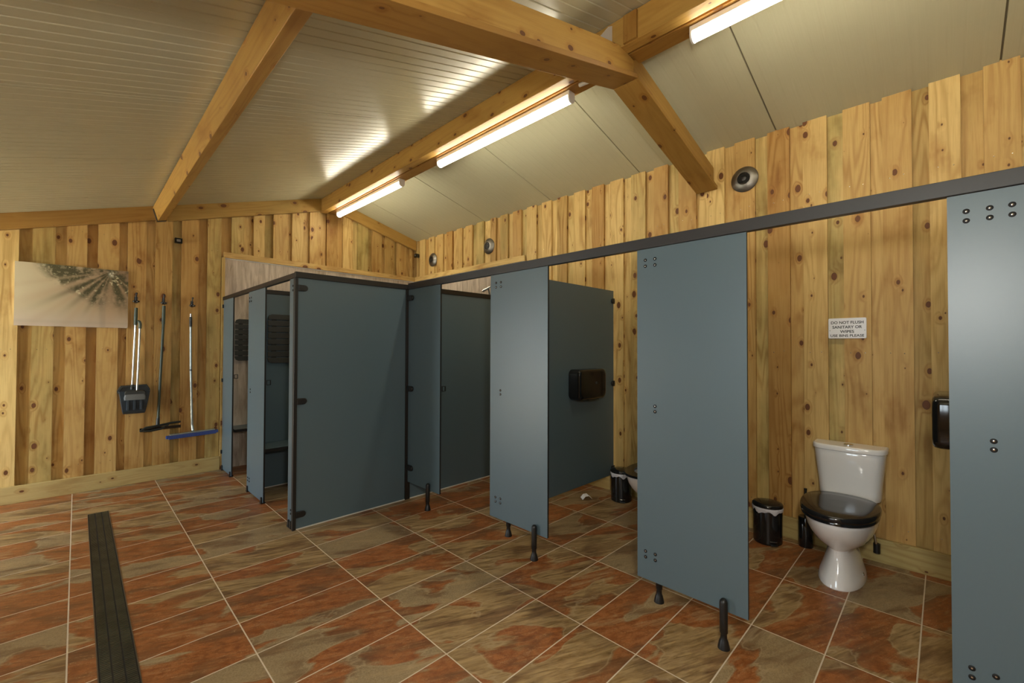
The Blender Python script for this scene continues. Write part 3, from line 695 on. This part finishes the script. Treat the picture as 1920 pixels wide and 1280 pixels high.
# ------------------------------------------------------------------ toilets
WX = XR-0.002
def tl(u, v, y): return WX-u, y+v
def egg(ub, uf, hw, yc, n=44, e=2.15, eb=2.6):
    c = ub+(uf-ub)*0.42; out = []
    for k in range(n):
        a = 2*PI*k/n; cc, q = math.cos(a), math.sin(a); ee = e if cc >= 0 else eb
        X = (abs(cc)**(2/ee))*(1 if cc >= 0 else -1); Y = (abs(q)**(2/ee))*(1 if q >= 0 else -1)
        out.append(((c+(uf-c)*X) if cc >= 0 else (c+(c-ub)*X), hw*Y))
    return out
def lp(pts, z, yc): return [(WX-u, yc+v, z) for u, v in pts]
def toilet(yc, label, open_lid):
    root = thing('toilet', label, 'toilet', (WX-0.36, yc, 0.0), 'white toilets with black seats')
    b = MB()
    S_ = [(0.000, .170, .624, .113), (0.006, .168, .628, .115), (0.04, .170, .618, .108), (0.09, .175, .596, .090), (0.14, .180, .572, .077), (0.180, .180, .558, .069), (0.200, .175, .560, .072), (0.222, .16, .590, .098),
          (0.255, .14, .640, .135), (0.30, .12, .690, .158), (0.34, .10, .722, .171), (0.375, .09, .738, .177), (0.395, .085, .742, .178), (0.402, .088, .738, .175)]
    loops = [lp(egg(ub, uf, hw, yc, eb=3.0 if z > .3 else 2.3), z, yc) for z, ub, uf, hw in S_]
    inn = [(0.402, .24, .690, .130), (0.385, .25, .680, .122), (0.33, .27, .640, .105), (0.27, .33, .58, .08), (0.25, .38, .53, .05)]
    loops += [lp(egg(ub, uf, hw, yc), z, yc) for z, ub, uf, hw in inn]
    b.loft(loops, cap0=True, cap1=True); pan = b.build('pan', 'ceramic', root)
    # side fixing recess plug
    b = MB(); b.lathe([(0.012, 0), (0.012, 0.006), (0.006, 0.009), (0, 0.010)], (WX-0.40, yc-0.098, 0.045), (0, -1, 0.15), 14); b.build('fixing_cap', 'chrome', pan)
    # cistern
    b = MB()
    cs = [(0.403, .155, .160), (0.42, .158, .163), (0.50, .165, .168), (0.58, .175, .176), (0.66, .182, .184), (0.700, .185, .187), (0.7065, .182, .184)]
    def dsh(d, hw, ex=0.0):
        # flat back at u=0.008, bowed front
        pts = []
        for k in range(33):
            t = -1+2*k/32; pts.append((d-0.024*t*t-(d*0.42)*abs(t)**14, hw*(t if abs(t) < 0.9 else math.copysign(0.9+0.1*math.sin((abs(t)-0.9)/0.1*PI/2), t))))
        pts = [(0.008, -hw*0.995), (d*0.35, -hw*1.0)] + pts + [(d*0.35, hw*1.0), (0.008, hw*0.995)]
        return pts
    b.loft([lp(dsh(d, hw), z, yc) for z, d, hw in cs], sm=True); b.build('cistern', 'ceramic', root)
    b = MB()
    b.loft([lp(dsh(d, hw), z, yc) for z, d, hw in [(0.7075, .188, .191), (0.712, .193, .1955), (0.732, .194, .196), (0.738, .191, .194), (0.742, .184, .188)]], sm=True); lid = b.build('cistern_lid', 'ceramic', root)
    b = MB(); b.lathe([(0.026, 0), (0.026, 0.004), (0.022, 0.006), (0.010, 0.007), (0.0, 0.0075)], (WX-0.10, yc, 0.7425), (0, 0, 1), 28); b.build('flush_button', 'chrome', lid)
    # seat
    b = MB(); o = egg(.235, .752, .186, yc); i = egg(.31, .66, .118, yc)
    n = len(o)
    prof = [(o, 0.404, 1), (o, 0.412, 1.0), (o, 0.420, 0.985), (i, 0.420, 1.0), (i, 0.406, 1.0)]
    def sc(L, k): return [((u-.49)*k+.49, v*k) for u, v in L]
    loops = [lp(sc(L, k), z, yc) for L, z, k in prof]; loops.append(loops[0]); b.loft(loops, cap0=False, cap1=False); b.build('seat', 'seat', root)
    b = MB()
    if not open_lid:
        L = egg(.225, .760, .191, yc); cx = .49
        b.loft([lp(sc(L, k), z, yc) for k, z in [(0.985, 0.4215), (1.0, 0.426), (1.0, 0.440), (0.985, 0.449), (0.95, 0.454), (0.6, 0.458), (0.25, 0.4595)]]); b.build('lid', 'seat', root)
    else:
        L = egg(.225, .760, .191, yc)
        def tip(u, v, t): return (WX-(0.218+0.10*(u-.225)*0.3+t), yc+v, 0.43+(u-.225)*0.98)
        b.loft([[tip(u, v, t) for u, v in sc(L, k)] for k, t in [(0.97, 0), (1.0, 0.006), (1.0, 0.016), (0.97, 0.022)]]); b.build('lid', 'seat', root)
    b = MB()
    for s in (-0.075, 0.075): b.tube([(WX-0.228, yc+s-0.02, 0.415), (WX-0.228, yc+s+0.02, 0.415)], 0.010)
    b.build('hinge', 'chrome', root)
    b = MB(); b.tube([(WX-0.02, yc-0.13, 0.10), (WX-0.06, yc-0.135, 0.10), (WX-0.08, yc-0.13, 0.16), (WX-0.07, yc-0.10, 0.40)], 0.008); b.build('supply_hose', 'chrome', root)
    b = MB(); b.lathe([(0.018, -0.03), (0.018, 0.03)], (WX-0.06, yc-0.135, 0.10), (0, 0, 1), 12); b.build('valve', 'blackplast', root)
    return root
toilet(0.452, 'white toilet with closed black lid against the boarded wall', False)
toilet(1.640, 'white toilet mostly hidden behind a front panel, only its black seat and rim showing', True)

# ------------------------------------------------------------------ pedal bins
def make_bin(x, y, label):
    root = thing('pedal_bin', label, 'bin', (x, y, 0.0), 'black pedal bins')
    b = MB(); b.lathe([(0.086, 0.0), (0.090, 0.004), (0.091, 0.012), (0.093, 0.245), (0.092, 0.252)], (x, y, 0), (0, 0, 1), 40); b.build('body', 'gloss', root)
    b = MB()
    loops = []
    for j, (r, z, am) in enumerate([(0.0935, 0.225, 0.004), (0.0965, 0.233, 0.004), (0.0985, 0.246, 0.001), (0.0960, 0.254, 0.0)]):
        loops.append([(x+(r+am*math.sin(7*a+j)*0.5)*math.cos(a), y+(r+am*math.sin(5*a)*0.5)*math.sin(a), z+am*2.2*math.sin(6*a+1.3*j)+am*1.6*math.sin(11*a)) for a in [2*PI*k/48 for k in range(48)]])
    b.loft(loops, cap0=False, cap1=False); b.build('liner', 'liner', root)
    b = MB(); b.lathe([(0.094, 0.2545), (0.097, 0.258), (0.097, 0.268), (0.090, 0.277), (0.06, 0.284), (0.0, 0.287)], (x, y, 0), (0, 0, 1), 40); b.build('lid', 'gloss', root)
    d = Vector((-0.80, -0.60, 0)).normalized(); q = Vector((-d.y, d.x, 0)); c = Vector((x, y, 0))+d*0.092
    b = MB(); mt = Matrix((( d.x, q.x, 0, c.x), (d.y, q.y, 0, c.y), (0, 0, 1, 0), (0, 0, 0, 1)))
    b.box(0, 0.022, -0.022, 0.022, 0.010, 0.016, mat=mt); b.build('pedal', 'blackplast', root, bevel=0.002)
    b = MB(); b.tube([c+q*-0.022+d*0.001+Vector((0, 0, 0.032)), c+d*0.006+Vector((0, 0, 0.033)), c+q*0.022+d*0.001+Vector((0, 0, 0.032))], 0.0022, 8); b.build('pedal_trim', 'chrome', root)
    return root
make_bin(3.500, 0.905, 'black pedal bin with white liner beside the toilet with the closed lid')
make_bin(3.500, 2.085, 'black pedal bin with white liner next to the side panel of the middle cubicle')
# toilet brush holder
def brush(x, y, label):
    root = thing('toilet_brush', label, 'toilet brush', (x, y, 0.0))
    b = MB(); b.lathe([(0.042, 0), (0.044, 0.004), (0.044, 0.20), (0.040, 0.206), (0.012, 0.21)], (x, y, 0), (0, 0, 1), 28); b.build('holder', 'gloss', root)
    b = MB(); b.tube([(x, y, 0.211), (x, y, 0.38), (x, y, 0.40)], [0.008, 0.008, 0.010]); b.build('handle', 'blackplast', root)
brush(3.600, 0.695, 'black toilet brush in its holder, behind the left side of the toilet')

# ------------------------------------------------------------------ paper dispensers
def rr(w, h, r, n=6):
    out = []
    for cx, cz, a0 in ((w/2-r, h/2-r, 0), (-w/2+r, h/2-r, PI/2), (-w/2+r, -h/2+r, PI), (w/2-r, -h/2+r, 3*PI/2)):
        for k in range(n+1): a = a0+PI/2*k/n; out.append((cx+r*math.cos(a), cz+r*math.sin(a)))
    return out
def dispenser(xc, Y, zc, sgn, label):
    root = thing('paper_dispenser', label, 'paper dispenser', (xc, Y, zc-0.13), 'black paper dispensers')
    b = MB(); D = 0.118
    prof = [(0.40, 0.255, 0.0), (0.405, 0.26, 0.01), (0.405, 0.26, D-0.03), (0.398, 0.253, D-0.010), (0.38, 0.235, D-0.002), (0.36, 0.215, D)]
    b.loft([[(xc+p[0], Y+sgn*(d+0.001), zc+p[1]) for p in rr(w, h, 0.045)] for w, h, d in prof]); body = b.build('cover', 'gloss', root)
    b = MB(); b.loft([[(xc+0.04+p[0], Y+sgn*(d+0.001), zc+0.01+p[1]) for p in rr(w, h, 0.008)] for w, h, d in [(0.030, 0.022, D-0.001), (0.028, 0.020, D+0.004)]]); b.build('lock', 'darkplast', body)
    b = MB(); b.box(xc-0.02, xc+0.12, Y+sgn*0.03 if sgn > 0 else Y-0.09, Y+sgn*0.09 if sgn > 0 else Y-0.03, zc-0.14, zc-0.1305); b.build('tear_bar', 'darkplast', root)
dispenser(3.150, 2.262, 1.062, -1, 'glossy black paper dispenser on the dark side panel in the middle of the picture')
dispenser(3.150, -0.085+TH, 1.015, 1, 'black paper dispenser peeking out from behind the rightmost front panel')

# ------------------------------------------------------------------ sign
root = thing('wall_sign', 'small white notice with black capitals on the boards above the toilet', 'sign', (XR, 0.467, 1.44))
b = MB(); b.loft([[(X, 0.467+p[0]*k, 1.5125+p[1]*k) for p in rr(0.206, 0.138, 0.008)] for X, k in ((XR-0.001, 1), (XR-0.0055, 1), (XR-0.0065, 0.99))], sm=False); b.build('plate', 'sign', root)
def lettering(lines, parent, X):
    V = []; Fc = []
    for txt, size, zc, wid in lines:
        cu = bpy.data.curves.new('t', 'FONT'); cu.body = txt; cu.size = size; cu.align_x = 'CENTER'; cu.extrude = 0.0; cu.offset = size*0.022
        ob = bpy.data.objects.new('t', cu); C.objects.link(ob); bpy.context.view_layer.update()
        me = bpy.data.meshes.new_from_object(ob); xs = [v.co.x for v in me.vertices]; ys = [v.co.y for v in me.vertices]
        k = wid/(max(xs)-min(xs)); mx = (max(xs)+min(xs))/2; my = (max(ys)+min(ys))/2; base = len(V)
        hk = size/(max(ys)-min(ys))
        for v in me.vertices: V.append((X, 0.467-(v.co.x-mx)*k, zc+(v.co.y-my)*hk))
        for p in me.polygons: Fc.append([base+i for i in p.vertices])
        bpy.data.objects.remove(ob); bpy.data.curves.remove(cu); bpy.data.meshes.remove(me)
    me = bpy.data.meshes.new('lettering'); off = Vector(parent.location)
    me.from_pydata([tuple(Vector(v)-off) for v in V], [], Fc); me.materials.append(M['ink'])
    o = bpy.data.objects.new('lettering', me); C.objects.link(o); o.parent = parent
lettering([('DO NOT FLUSH', 0.0195, 1.5515, 0.176), ('SANITARY OR', 0.0195, 1.5205, 0.160), ('WIPES', 0.0195, 1.4900, 0.076), ('USE BINS PLEASE', 0.0175, 1.4625, 0.182)], root, XR-0.0068)
for s in (-1, 1):
    b = MB(); b.lathe([(0.0026, 0), (0.0022, 0.001), (0, 0.0012)], (XR-0.0066, 0.467+s*0.094, 1.4975), (-1, 0, 0), 10); b.build('screw', 'nickel', root)

# ------------------------------------------------------------------ canvas picture
def rnd_noise(w, h, f, seed, ax=1.0):
    rs = np.random.RandomState(seed); out = np.zeros((h, w)); amp = 1; tot = 0
    for o in range(5):
        gw, gh = int(f*ax*2**o)+2, int(f*2**o)+2; g = rs.rand(gh, gw)
        xs = np.linspace(0, gw-1.001, w); ys = np.linspace(0, gh-1.001, h); xi, yi = xs.astype(int), ys.astype(int); fx, fy = xs-xi, ys-yi
        fx = fx*fx*(3-2*fx); fy = fy*fy*(3-2*fy)
        A = g[np.ix_(yi, xi)]; B = g[np.ix_(yi, xi+1)]; Cc = g[np.ix_(yi+1, xi)]; D = g[np.ix_(yi+1, xi+1)]
        out += amp*((A*(1-fx)+B*fx)*(1-fy)[:, None]+(Cc*(1-fx)+D*fx)*fy[:, None]); tot += amp; amp *= 0.6
    return out/tot
def picture():
    root = thing('canvas_picture', 'canvas picture of sunbeams breaking through a misty tree on the end wall', 'picture', (-0.018, YE, 1.557))
    x0, x1, z0, z1 = -0.393, 0.357, 1.558, 2.124; yb, yf = YE-0.001, YE-0.022
    b = MB(); b.box(x0, x1, yf+0.0006, yb, z0, z1); b.build('stretcher', 'sign', root)
    w, h = 300, 226
    U, Vv = np.meshgrid(np.linspace(0, 1, w), np.linspace(0, 1, h))       # V up
    n = rnd_noise(w, h, 6, 3, 1.4); n2 = rnd_noise(w, h, 26, 5, 1.4); n3 = rnd_noise(w, h, 3, 9, 1.2)
    sky = np.stack([0.60-0.04*U+0*Vv, 0.53-0.10*U, 0.37-0.10*U], -1)
    low = np.clip(1-Vv/0.32, 0, 1)[..., None]; sky = sky*(1-low)+np.array([0.56, 0.47, 0.38])*low
    sky[..., :] *= (1+0.25*np.clip(0.45-U, 0, 1)*1.2)[..., None]
    cx, cy = 0.83, 0.97
    dx, dy = U-cx, (Vv-cy)*0.75; r = np.hypot(dx, dy); ang = np.arctan2(dy, dx)
    # crown: dark foliage filling upper right
    vb = 0.84-0.54*np.clip((U-0.16)/0.55, 0, 1)**0.9+0.14*(n3-0.5)+0.10*(n-0.5)
    crown = np.clip((Vv-vb)*6.0, 0, 1)*np.clip((U-0.13)*5.0, 0, 1)
    leaf = np.clip((n-0.42)*5+0.70, 0, 1)*np.clip((n2-0.40)*4+0.7, 0.5, 1)
    fol = np.clip(crown*leaf*1.35, 0, 1)*np.clip(1.15-0.9*np.clip(0.55-Vv, 0, 1)*3, 0.35, 1)
    # beams
    bm = np.zeros_like(U)
    for a, wd, s in ((-2.62, 0.075, 0.8), (-2.36, 0.05, 0.7), (-2.10, 0.05, 0.6), (-1.86, 0.04, 0.45), (-1.60, 0.13, 0.75), (-1.12, 0.07, 0.7), (-0.86, 0.05, 0.5), (-2.85, 0.04, 0.4)):
        bm = np.maximum(bm, s*np.exp(-((ang-a)/wd)**2))
    sh = np.zeros_like(U)
    for a, wd, s in ((-2.50, 0.06, 0.9), (-2.23, 0.06, 0.8), (-1.98, 0.045, 0.8), (-1.38, 0.05, 0.7), (-1.27, 0.06, 0.7), (-1.75, 0.03, 0.4)):
        sh = np.maximum(sh, s*np.exp(-((ang-a)/wd)**2))
    col = sky.copy()
    right = np.clip((U-0.35)*1.8, 0, 1)*np.clip(Vv*1.6, 0, 1)
    col = col*(1-0.80*right[..., None])+np.array([0.25, 0.155, 0.088])*0.80*right[..., None]
    shade = np.clip(sh*np.clip(1.15-r*0.95, 0, 1)*np.clip((Vv-0.12)*2.2, 0, 1), 0, 1)[..., None]
    col = col*(1-0.85*shade)+np.array([0.110, 0.090, 0.038])*0.85*shade
    fol = fol*(1-0.65*np.clip(bm*1.3, 0, 1)*np.clip(r*3, 0, 1)); f3 = fol[..., None]; col = col*(1-0.92*f3)+np.array([0.070, 0.068, 0.020])*0.92*f3
    bb = (1.5*bm*np.clip(1.10-r*0.80, 0, 1)*np.clip((r-0.05)*8, 0, 1))[..., None]
    col = col*(1-0.50*bb)+np.array([0.50, 0.345, 0.215])*0.50*bb
    spark = (np.clip((n2-0.60)*14, 0, 1)*np.clip(crown*1.6, 0, 1)*np.clip((n-0.53)*9, 0, 1))[..., None]*0.8
    col = col*(1-spark)+np.array([0.75, 0.68, 0.45])*spark
    sun = np.exp(-((U-0.84)**2/0.0012+(Vv-0.93)**2/0.0022))[..., None]*np.clip((n2-0.40)*5, 0, 1)[..., None]
    col = col*(1-sun)+np.array([0.95, 0.90, 0.72])*sun
    # trunk of the tree standing in the mist
    tr = np.exp(-((U-0.755)/0.030)**4)*np.clip((0.55-Vv)*3, 0, 0.35); col = col*(1-tr[..., None])+np.array([0.36, 0.29, 0.21])*tr[..., None]
    gr = np.exp(-((Vv-0.075)/0.03)**2)[..., None]*0.15; col = col*(1-gr)+np.array([0.34, 0.31, 0.24])*gr
    col = np.clip(col, 0, 1)**1.15*1.05
    xs = np.linspace(x0, x1, w); zs = np.linspace(z0, z1, h); off = root.location
    verts = [(x-off[0], yf-off[1], z-off[2]) for z in zs for x in xs]
    faces = [(j*w+i, j*w+i+1, (j+1)*w+i+1, (j+1)*w+i) for j in range(h-1) for i in range(w-1)]
    me = bpy.data.meshes.new('printed_canvas'); me.from_pydata(verts, [], faces)
    ca = me.color_attributes.new('Col', 'FLOAT_COLOR', 'POINT'); rgba = np.ones((h*w, 4)); rgba[:, :3] = col.reshape(-1, 3); ca.data.foreach_set('color', rgba.ravel())
    me.materials.append(mat_vcol('misty tree print')); o = bpy.data.objects.new('printed_canvas', me); C.objects.link(o); o.parent = root
picture()

# ------------------------------------------------------------------ wall hooks and tools
HY = YE-0.001
def hook(x, label, z=1.86):
    root = thing('spring_clip', label, 'hook', (x, YE, z-0.06), 'spring clips holding the cleaning tools')
    b = MB(); b.box(x-0.012, x+0.012, HY-0.006, HY, z-0.045, z+0.020); b.build('back_plate', 'blackplast', root, bevel=0.002)
    b = MB(); b.tube([(x, HY-0.010, z-0.02), (x, HY-0.014, z+0.02), (x+0.003, HY-0.022, z+0.05)], [0.006, 0.005, 0.005], 10); b.lathe([(0.008, -0.006), (0.010, 0), (0.006, 0.008)], (x+0.003, HY-0.022, z+0.052), (0, 0, 1), 12); b.build('peg', 'blackplast', root)
    for s in (-1, 1):
        b = MB(); b.lathe([(0.004, -0.010), (0.013, -0.006), (0.015, 0.0), (0.013, 0.006), (0.004, 0.010)], (x+s*0.013, HY-0.028, z-0.030), (0, 0, 1), 16); b.build('roller', 'gloss', root)
hook(0.418, 'black spring clip above the dustpan')
hook(0.637, 'black spring clip above the green-handled squeegee')
hook(0.880, 'black spring clip above the blue broom', 1.85)
TYY = YE-0.036
# lobby dustpan
root = thing('lobby_dustpan', 'long-handled slate grey dustpan hanging left of the other tools', 'dustpan', (0.415, TYY, 0.70))
b = MB()
def pan_loop(hw, yb_, yf_, z): return [(0.413+hw*a, (yb_ if q else yf_), z) for a, q in ((-1, 1), (-0.96, 1), (0.96, 1), (1, 1), (1, 0), (0.9, 0), (-0.9, 0), (-1, 0))]
b.loft([pan_loop(0.082, HY-0.004, HY-0.060, 0.705), pan_loop(0.088, HY-0.004, HY-0.085, 0.73), pan_loop(0.104, HY-0.004, HY-0.110, 0.84), pan_loop(0.118, HY-0.004, HY-0.118, 0.935)], sm=False, cap1=False)
b.loft([pan_loop(0.112, HY-0.010, HY-0.110, 0.934), pan_loop(0.085, HY-0.010, HY-0.080, 0.75)], sm=False, cap0=False)
pan = b.build('pan', 'slateplast', root, bevel=0.003)
b = MB()
for k in (-0.05, 0.0, 0.05): b.box(0.413+k-0.011, 0.413+k+0.011, HY-0.112, HY-0.085, 0.745, 0.86)
b.build('rib', 'slateplast', pan, bevel=0.004)
b = MB(); b.prism([(0.292, 0.905), (0.325, 0.965), (0.50, 0.975), (0.535, 0.925), (0.535, 0.945), (0.51, 0.990), (0.31, 0.985), (0.285, 0.935)], 1, HY-0.045, HY-0.006); b.prism([(0.300, 0.90), (0.526, 0.90), (0.530, 0.94), (0.507, 0.985), (0.315, 0.980), (0.292, 0.935)], 1, HY-0.030, HY-0.004); b.build('hood', 'darkplast', pan, bevel=0.003)
b = MB(); b.tube([(0.398, TYY, 0.98), (0.414, TYY-0.004, 1.60)], 0.0085); b.build('handle', 'steel', root)
b = MB(); b.tube([(0.414, TYY-0.004, 1.59), (0.416, TYY-0.004, 1.68), (0.418, TYY-0.004, 1.765)], [0.014, 0.015, 0.013]); b.build('grip', 'greenh', root)
b = MB(); b.lathe([(0.013, 0), (0.013, 0.05)], (0.396, TYY, 0.945), (0.02, 0, 1), 14); b.build('socket', 'darkplast', root)
# brush clipped to the dustpan
root = thing('lobby_brush', 'grey-bristled long-handled brush clipped over the front of the dustpan', 'brush', (0.43, TYY-0.05, 0.83))
b = MB(); b.tube([(0.430, TYY-0.060, 0.93), (0.447, TYY-0.034, 1.57)], 0.0085); b.build('handle', 'steel', root)
b = MB(); b.tube([(0.447, TYY-0.034, 1.555), (0.448, TYY-0.034, 1.60), (0.442, TYY-0.032, 1.625), (0.428, TYY-0.030, 1.632)], [0.013, 0.014, 0.014, 0.012]); b.build('elbow_clip', 'greenh', root)
b = MB(); b.loft([[(0.413+p[0], HY-0.140+dy, z+p[1]) for p in rr(w, h, h*0.45)] for w, h, dy, z in ((0.15, 0.05, 0.012, 0.918), (0.16, 0.055, 0.0, 0.915), (0.15, 0.045, -0.012, 0.913))]); b.build('brush_head', 'darkplast', root)
b = MB(); b.loft([[(0.413+p[0], HY-0.138+p[1], z) for p in rr(w, d, 0.012)] for w, d, z in ((0.15, 0.03, 0.905), (0.165, 0.036, 0.875), (0.160, 0.038, 0.850))]); o = b.build('bristles', 'bristle', root); o['kind'] = 'stuff'
# squeegee
root = thing('floor_squeegee', 'dark floor squeegee with a green handle hanging between dustpan and broom', 'squeegee', (0.63, TYY, 0.54))
b = MB(); b.tube([(0.600, TYY-0.02, 0.58), (0.617, TYY-0.012, 1.10), (0.635, TYY, 1.62)], 0.0115); b.build('handle', 'greenh', root)
b = MB(); b.tube([(0.634, TYY, 1.61), (0.637, TYY, 1.80)], [0.0145, 0.0145]); b.build('grip', 'greenh', root)
b = MB(); b.tube([(0.599, TYY-0.022, 0.555), (0.601, TYY-0.02, 0.64)], [0.017, 0.014]); b.build('socket', 'darkplast', root)
b = MB(); b.tube([(0.452, TYY-0.12, 0.535), (0.50, TYY-0.10, 0.560), (0.60, TYY-0.03, 0.560), (0.70, TYY-0.01, 0.575), (0.790, TYY-0.004, 0.580)], [0.008, 0.014, 0.013, 0.011, 0.010]); b.tube([(0.452, TYY-0.12, 0.535), (0.53, TYY-0.12, 0.528), (0.62, TYY-0.08, 0.535), (0.69, TYY-0.02, 0.565)], [0.008, 0.010, 0.010, 0.008])
b.build('frame', 'darkplast', root)
b = MB(); b.box(0.455, 0.785, -0.004, 0.004, -0.035, -0.006, mat=Matrix.Translation((0, TYY-0.055, 0.560)) @ Matrix.Rotation(0.0, 4, 'Y')); b.build('rubber_blade', 'gloss', root)
# broom
root = thing('broom', 'wide broom with blue bristles and pale metal handle, rightmost of the wall tools', 'broom', (0.89, TYY, 0.42))
b = MB(); b.tube([(0.889, TYY-0.02, 0.49), (0.873, TYY, 1.12), (0.8665, TYY, 1.60)], 0.0105); h_ = b.build('handle', 'alu', root)
b = MB(); b.tube([(0.8665, TYY, 1.59), (0.866, TYY, 1.695)], [0.0125, 0.013]); b.build('grip', 'darkplast', root)
b = MB(); b.tube([(0.866, TYY, 1.695), (0.866, TYY, 1.730)], [0.0085, 0.0085]); b.build('hanging_tip', 'chrome', root)
b = MB(); b.tube([(0.873, TYY-0.0005, 1.13), (0.873, TYY-0.0005, 1.115)], 0.0125); b.build('collar', 'darkplast', h_)
b = MB(); b.tube([(0.894, TYY-0.03, 0.475), (0.889, TYY-0.02, 0.53)], [0.013, 0.012]); b.tube([(0.885, TYY-0.03, 0.468), (0.905, TYY-0.03, 0.468)], 0.012); b.build('swivel', 'alu', root)
b = MB(); mt = Matrix.Translation((0.893, TYY-0.035, 0.452)) @ Matrix.Rotation(-0.028, 4, 'Y')
b.box(-0.20, 0.20, -0.022, 0.022, 0.0, 0.014, mat=mt); b.build('head', 'alu', root, bevel=0.004)
b = MB()
for k in range(46):
    x = -0.222+k*0.444/45; e_ = 0.037 if 1 < k < 44 else 0.028
    b.lathe([(0.0055, 0.0), (0.0075, -e_*0.6), (0.0060, -e_)], mt @ Vector((x, -0.012, -0.001)), (0, 0, 1), 6); b.lathe([(0.0055, 0.0), (0.0075, -e_*0.6), (0.0060, -e_)], mt @ Vector((x, 0.012, -0.001)), (0, 0, 1), 6)
b.box(-0.226, 0.226, -0.017, 0.017, -0.012, -0.0005, mat=mt)
o = b.build('bristles', 'bluebr', root); o['label'] = 'blue bristles'; o['kind'] = 'stuff'

# ------------------------------------------------------------------ sensors
def sensor(p, d, label):
    d = Vector(d); root = thing('motion_sensor', label, 'sensor', p, 'small black sensors'); P = Vector(p)
    side = d.cross(Vector((0, 0, 1)))
    def bx(c, a, w, h, name, mat, par=root):
        b = MB(); mt = Matrix(((d.x, side.x, 0, c.x), (d.y, side.y, 0, c.y), (d.z, side.z, 1, c.z), (0, 0, 0, 1)))
        b.box(0, a, -w/2, w/2, -h/2, h/2, mat=mt); return b.build(name, mat, par, bevel=0.004)
    bx(P, 0.022, 0.045, 0.05, 'mount', 'blackplast'); bo = bx(P+d*0.0225, 0.045, 0.066, 0.055, 'body', 'gloss'); bx(P+d*0.068, 0.003, 0.035, 0.026, 'lens', 'nickel', bo)
sensor((0.748, YE-0.001, 2.498), (0, -1, 0), 'small black sensor high on the end wall above the tools')
sensor((XR-0.001, 5.70, 2.775), (-1, 0, 0), 'small black sensor in the far corner of the right wall')

# ------------------------------------------------------------------ floor drain
root = thing('floor_drain', 'long dark channel drain with ribbed grating set in the tiled floor', 'drain', (0.143, 3.2, 0.0))
x0, x1, y0, y1 = 0.078, 0.208, 1.2, 4.965
b = MB(); b.box(x0, x0+0.004, y0, y1, -0.002, 0.0025); b.box(x1-0.004, x1, y0, y1, -0.002, 0.0025); b.box(x0, x1, y1-0.004, y1, -0.002, 0.0025); b.build('frame', 'nickel', root)
b = MB(); b.box(x0+0.004, x1-0.004, y0, y1-0.004, -0.003, 0.0004, mi=1)
w = x1-x0-0.012
for lane in range(3):
    a = x0+0.006+lane*w/3+0.003; c = x0+0.006+(lane+1)*w/3-0.003
    y = y0+0.01
    while y < y1-0.012:
        b.box(a, c, y, y+0.0060, 0.0004, 0.0040); y += 0.0145
M['grate'] = plain('ribbed cast grating', (0.060, 0.055, 0.034), 0.30, var=0.9, scale=9)
b.build('grating', ['grate', 'recess'], root)
# scrap of paper
b = MB(); c = Vector((3.30, 2.325, 0.0))
prof = [(-0.045, 0.002), (-0.020, 0.030), (0.012, 0.034), (0.045, 0.006)]
n = len(prof); d = Vector((0.8, -0.6, 0)); q = Vector((0.6, 0.8, 0))
for t, off in ((-0.035, 0.0), (0.035, 0.004)):
    for p in prof:
        for th in (0, 0.0012): b.v.append(tuple(c+d*p[0]+q*t+Vector((0, 0, max(0.0006, p[1]+off*0.5)+th))))
for i in range(n-1):
    a = 2*i; e2 = a+2*n
    for q4 in ((a, a+2, e2+2, e2), (a+1, e2+1, e2+3, a+3), (a, a+1, a+3, a+2), (e2, e2+2, e2+3, e2+1)): b.face(list(q4), [(0, 0)]*4, (0, 0))
b.face([0, 2*n, 2*n+1, 1], [(0, 0)]*4, (0, 0)); k = 2*(n-1); b.face([k, k+1, k+2*n+1, k+2*n], [(0, 0)]*4, (0, 0))
tag(b.build('paper_scrap', 'paper'), 'folded scrap of white tissue lying on the cubicle floor', 'paper')
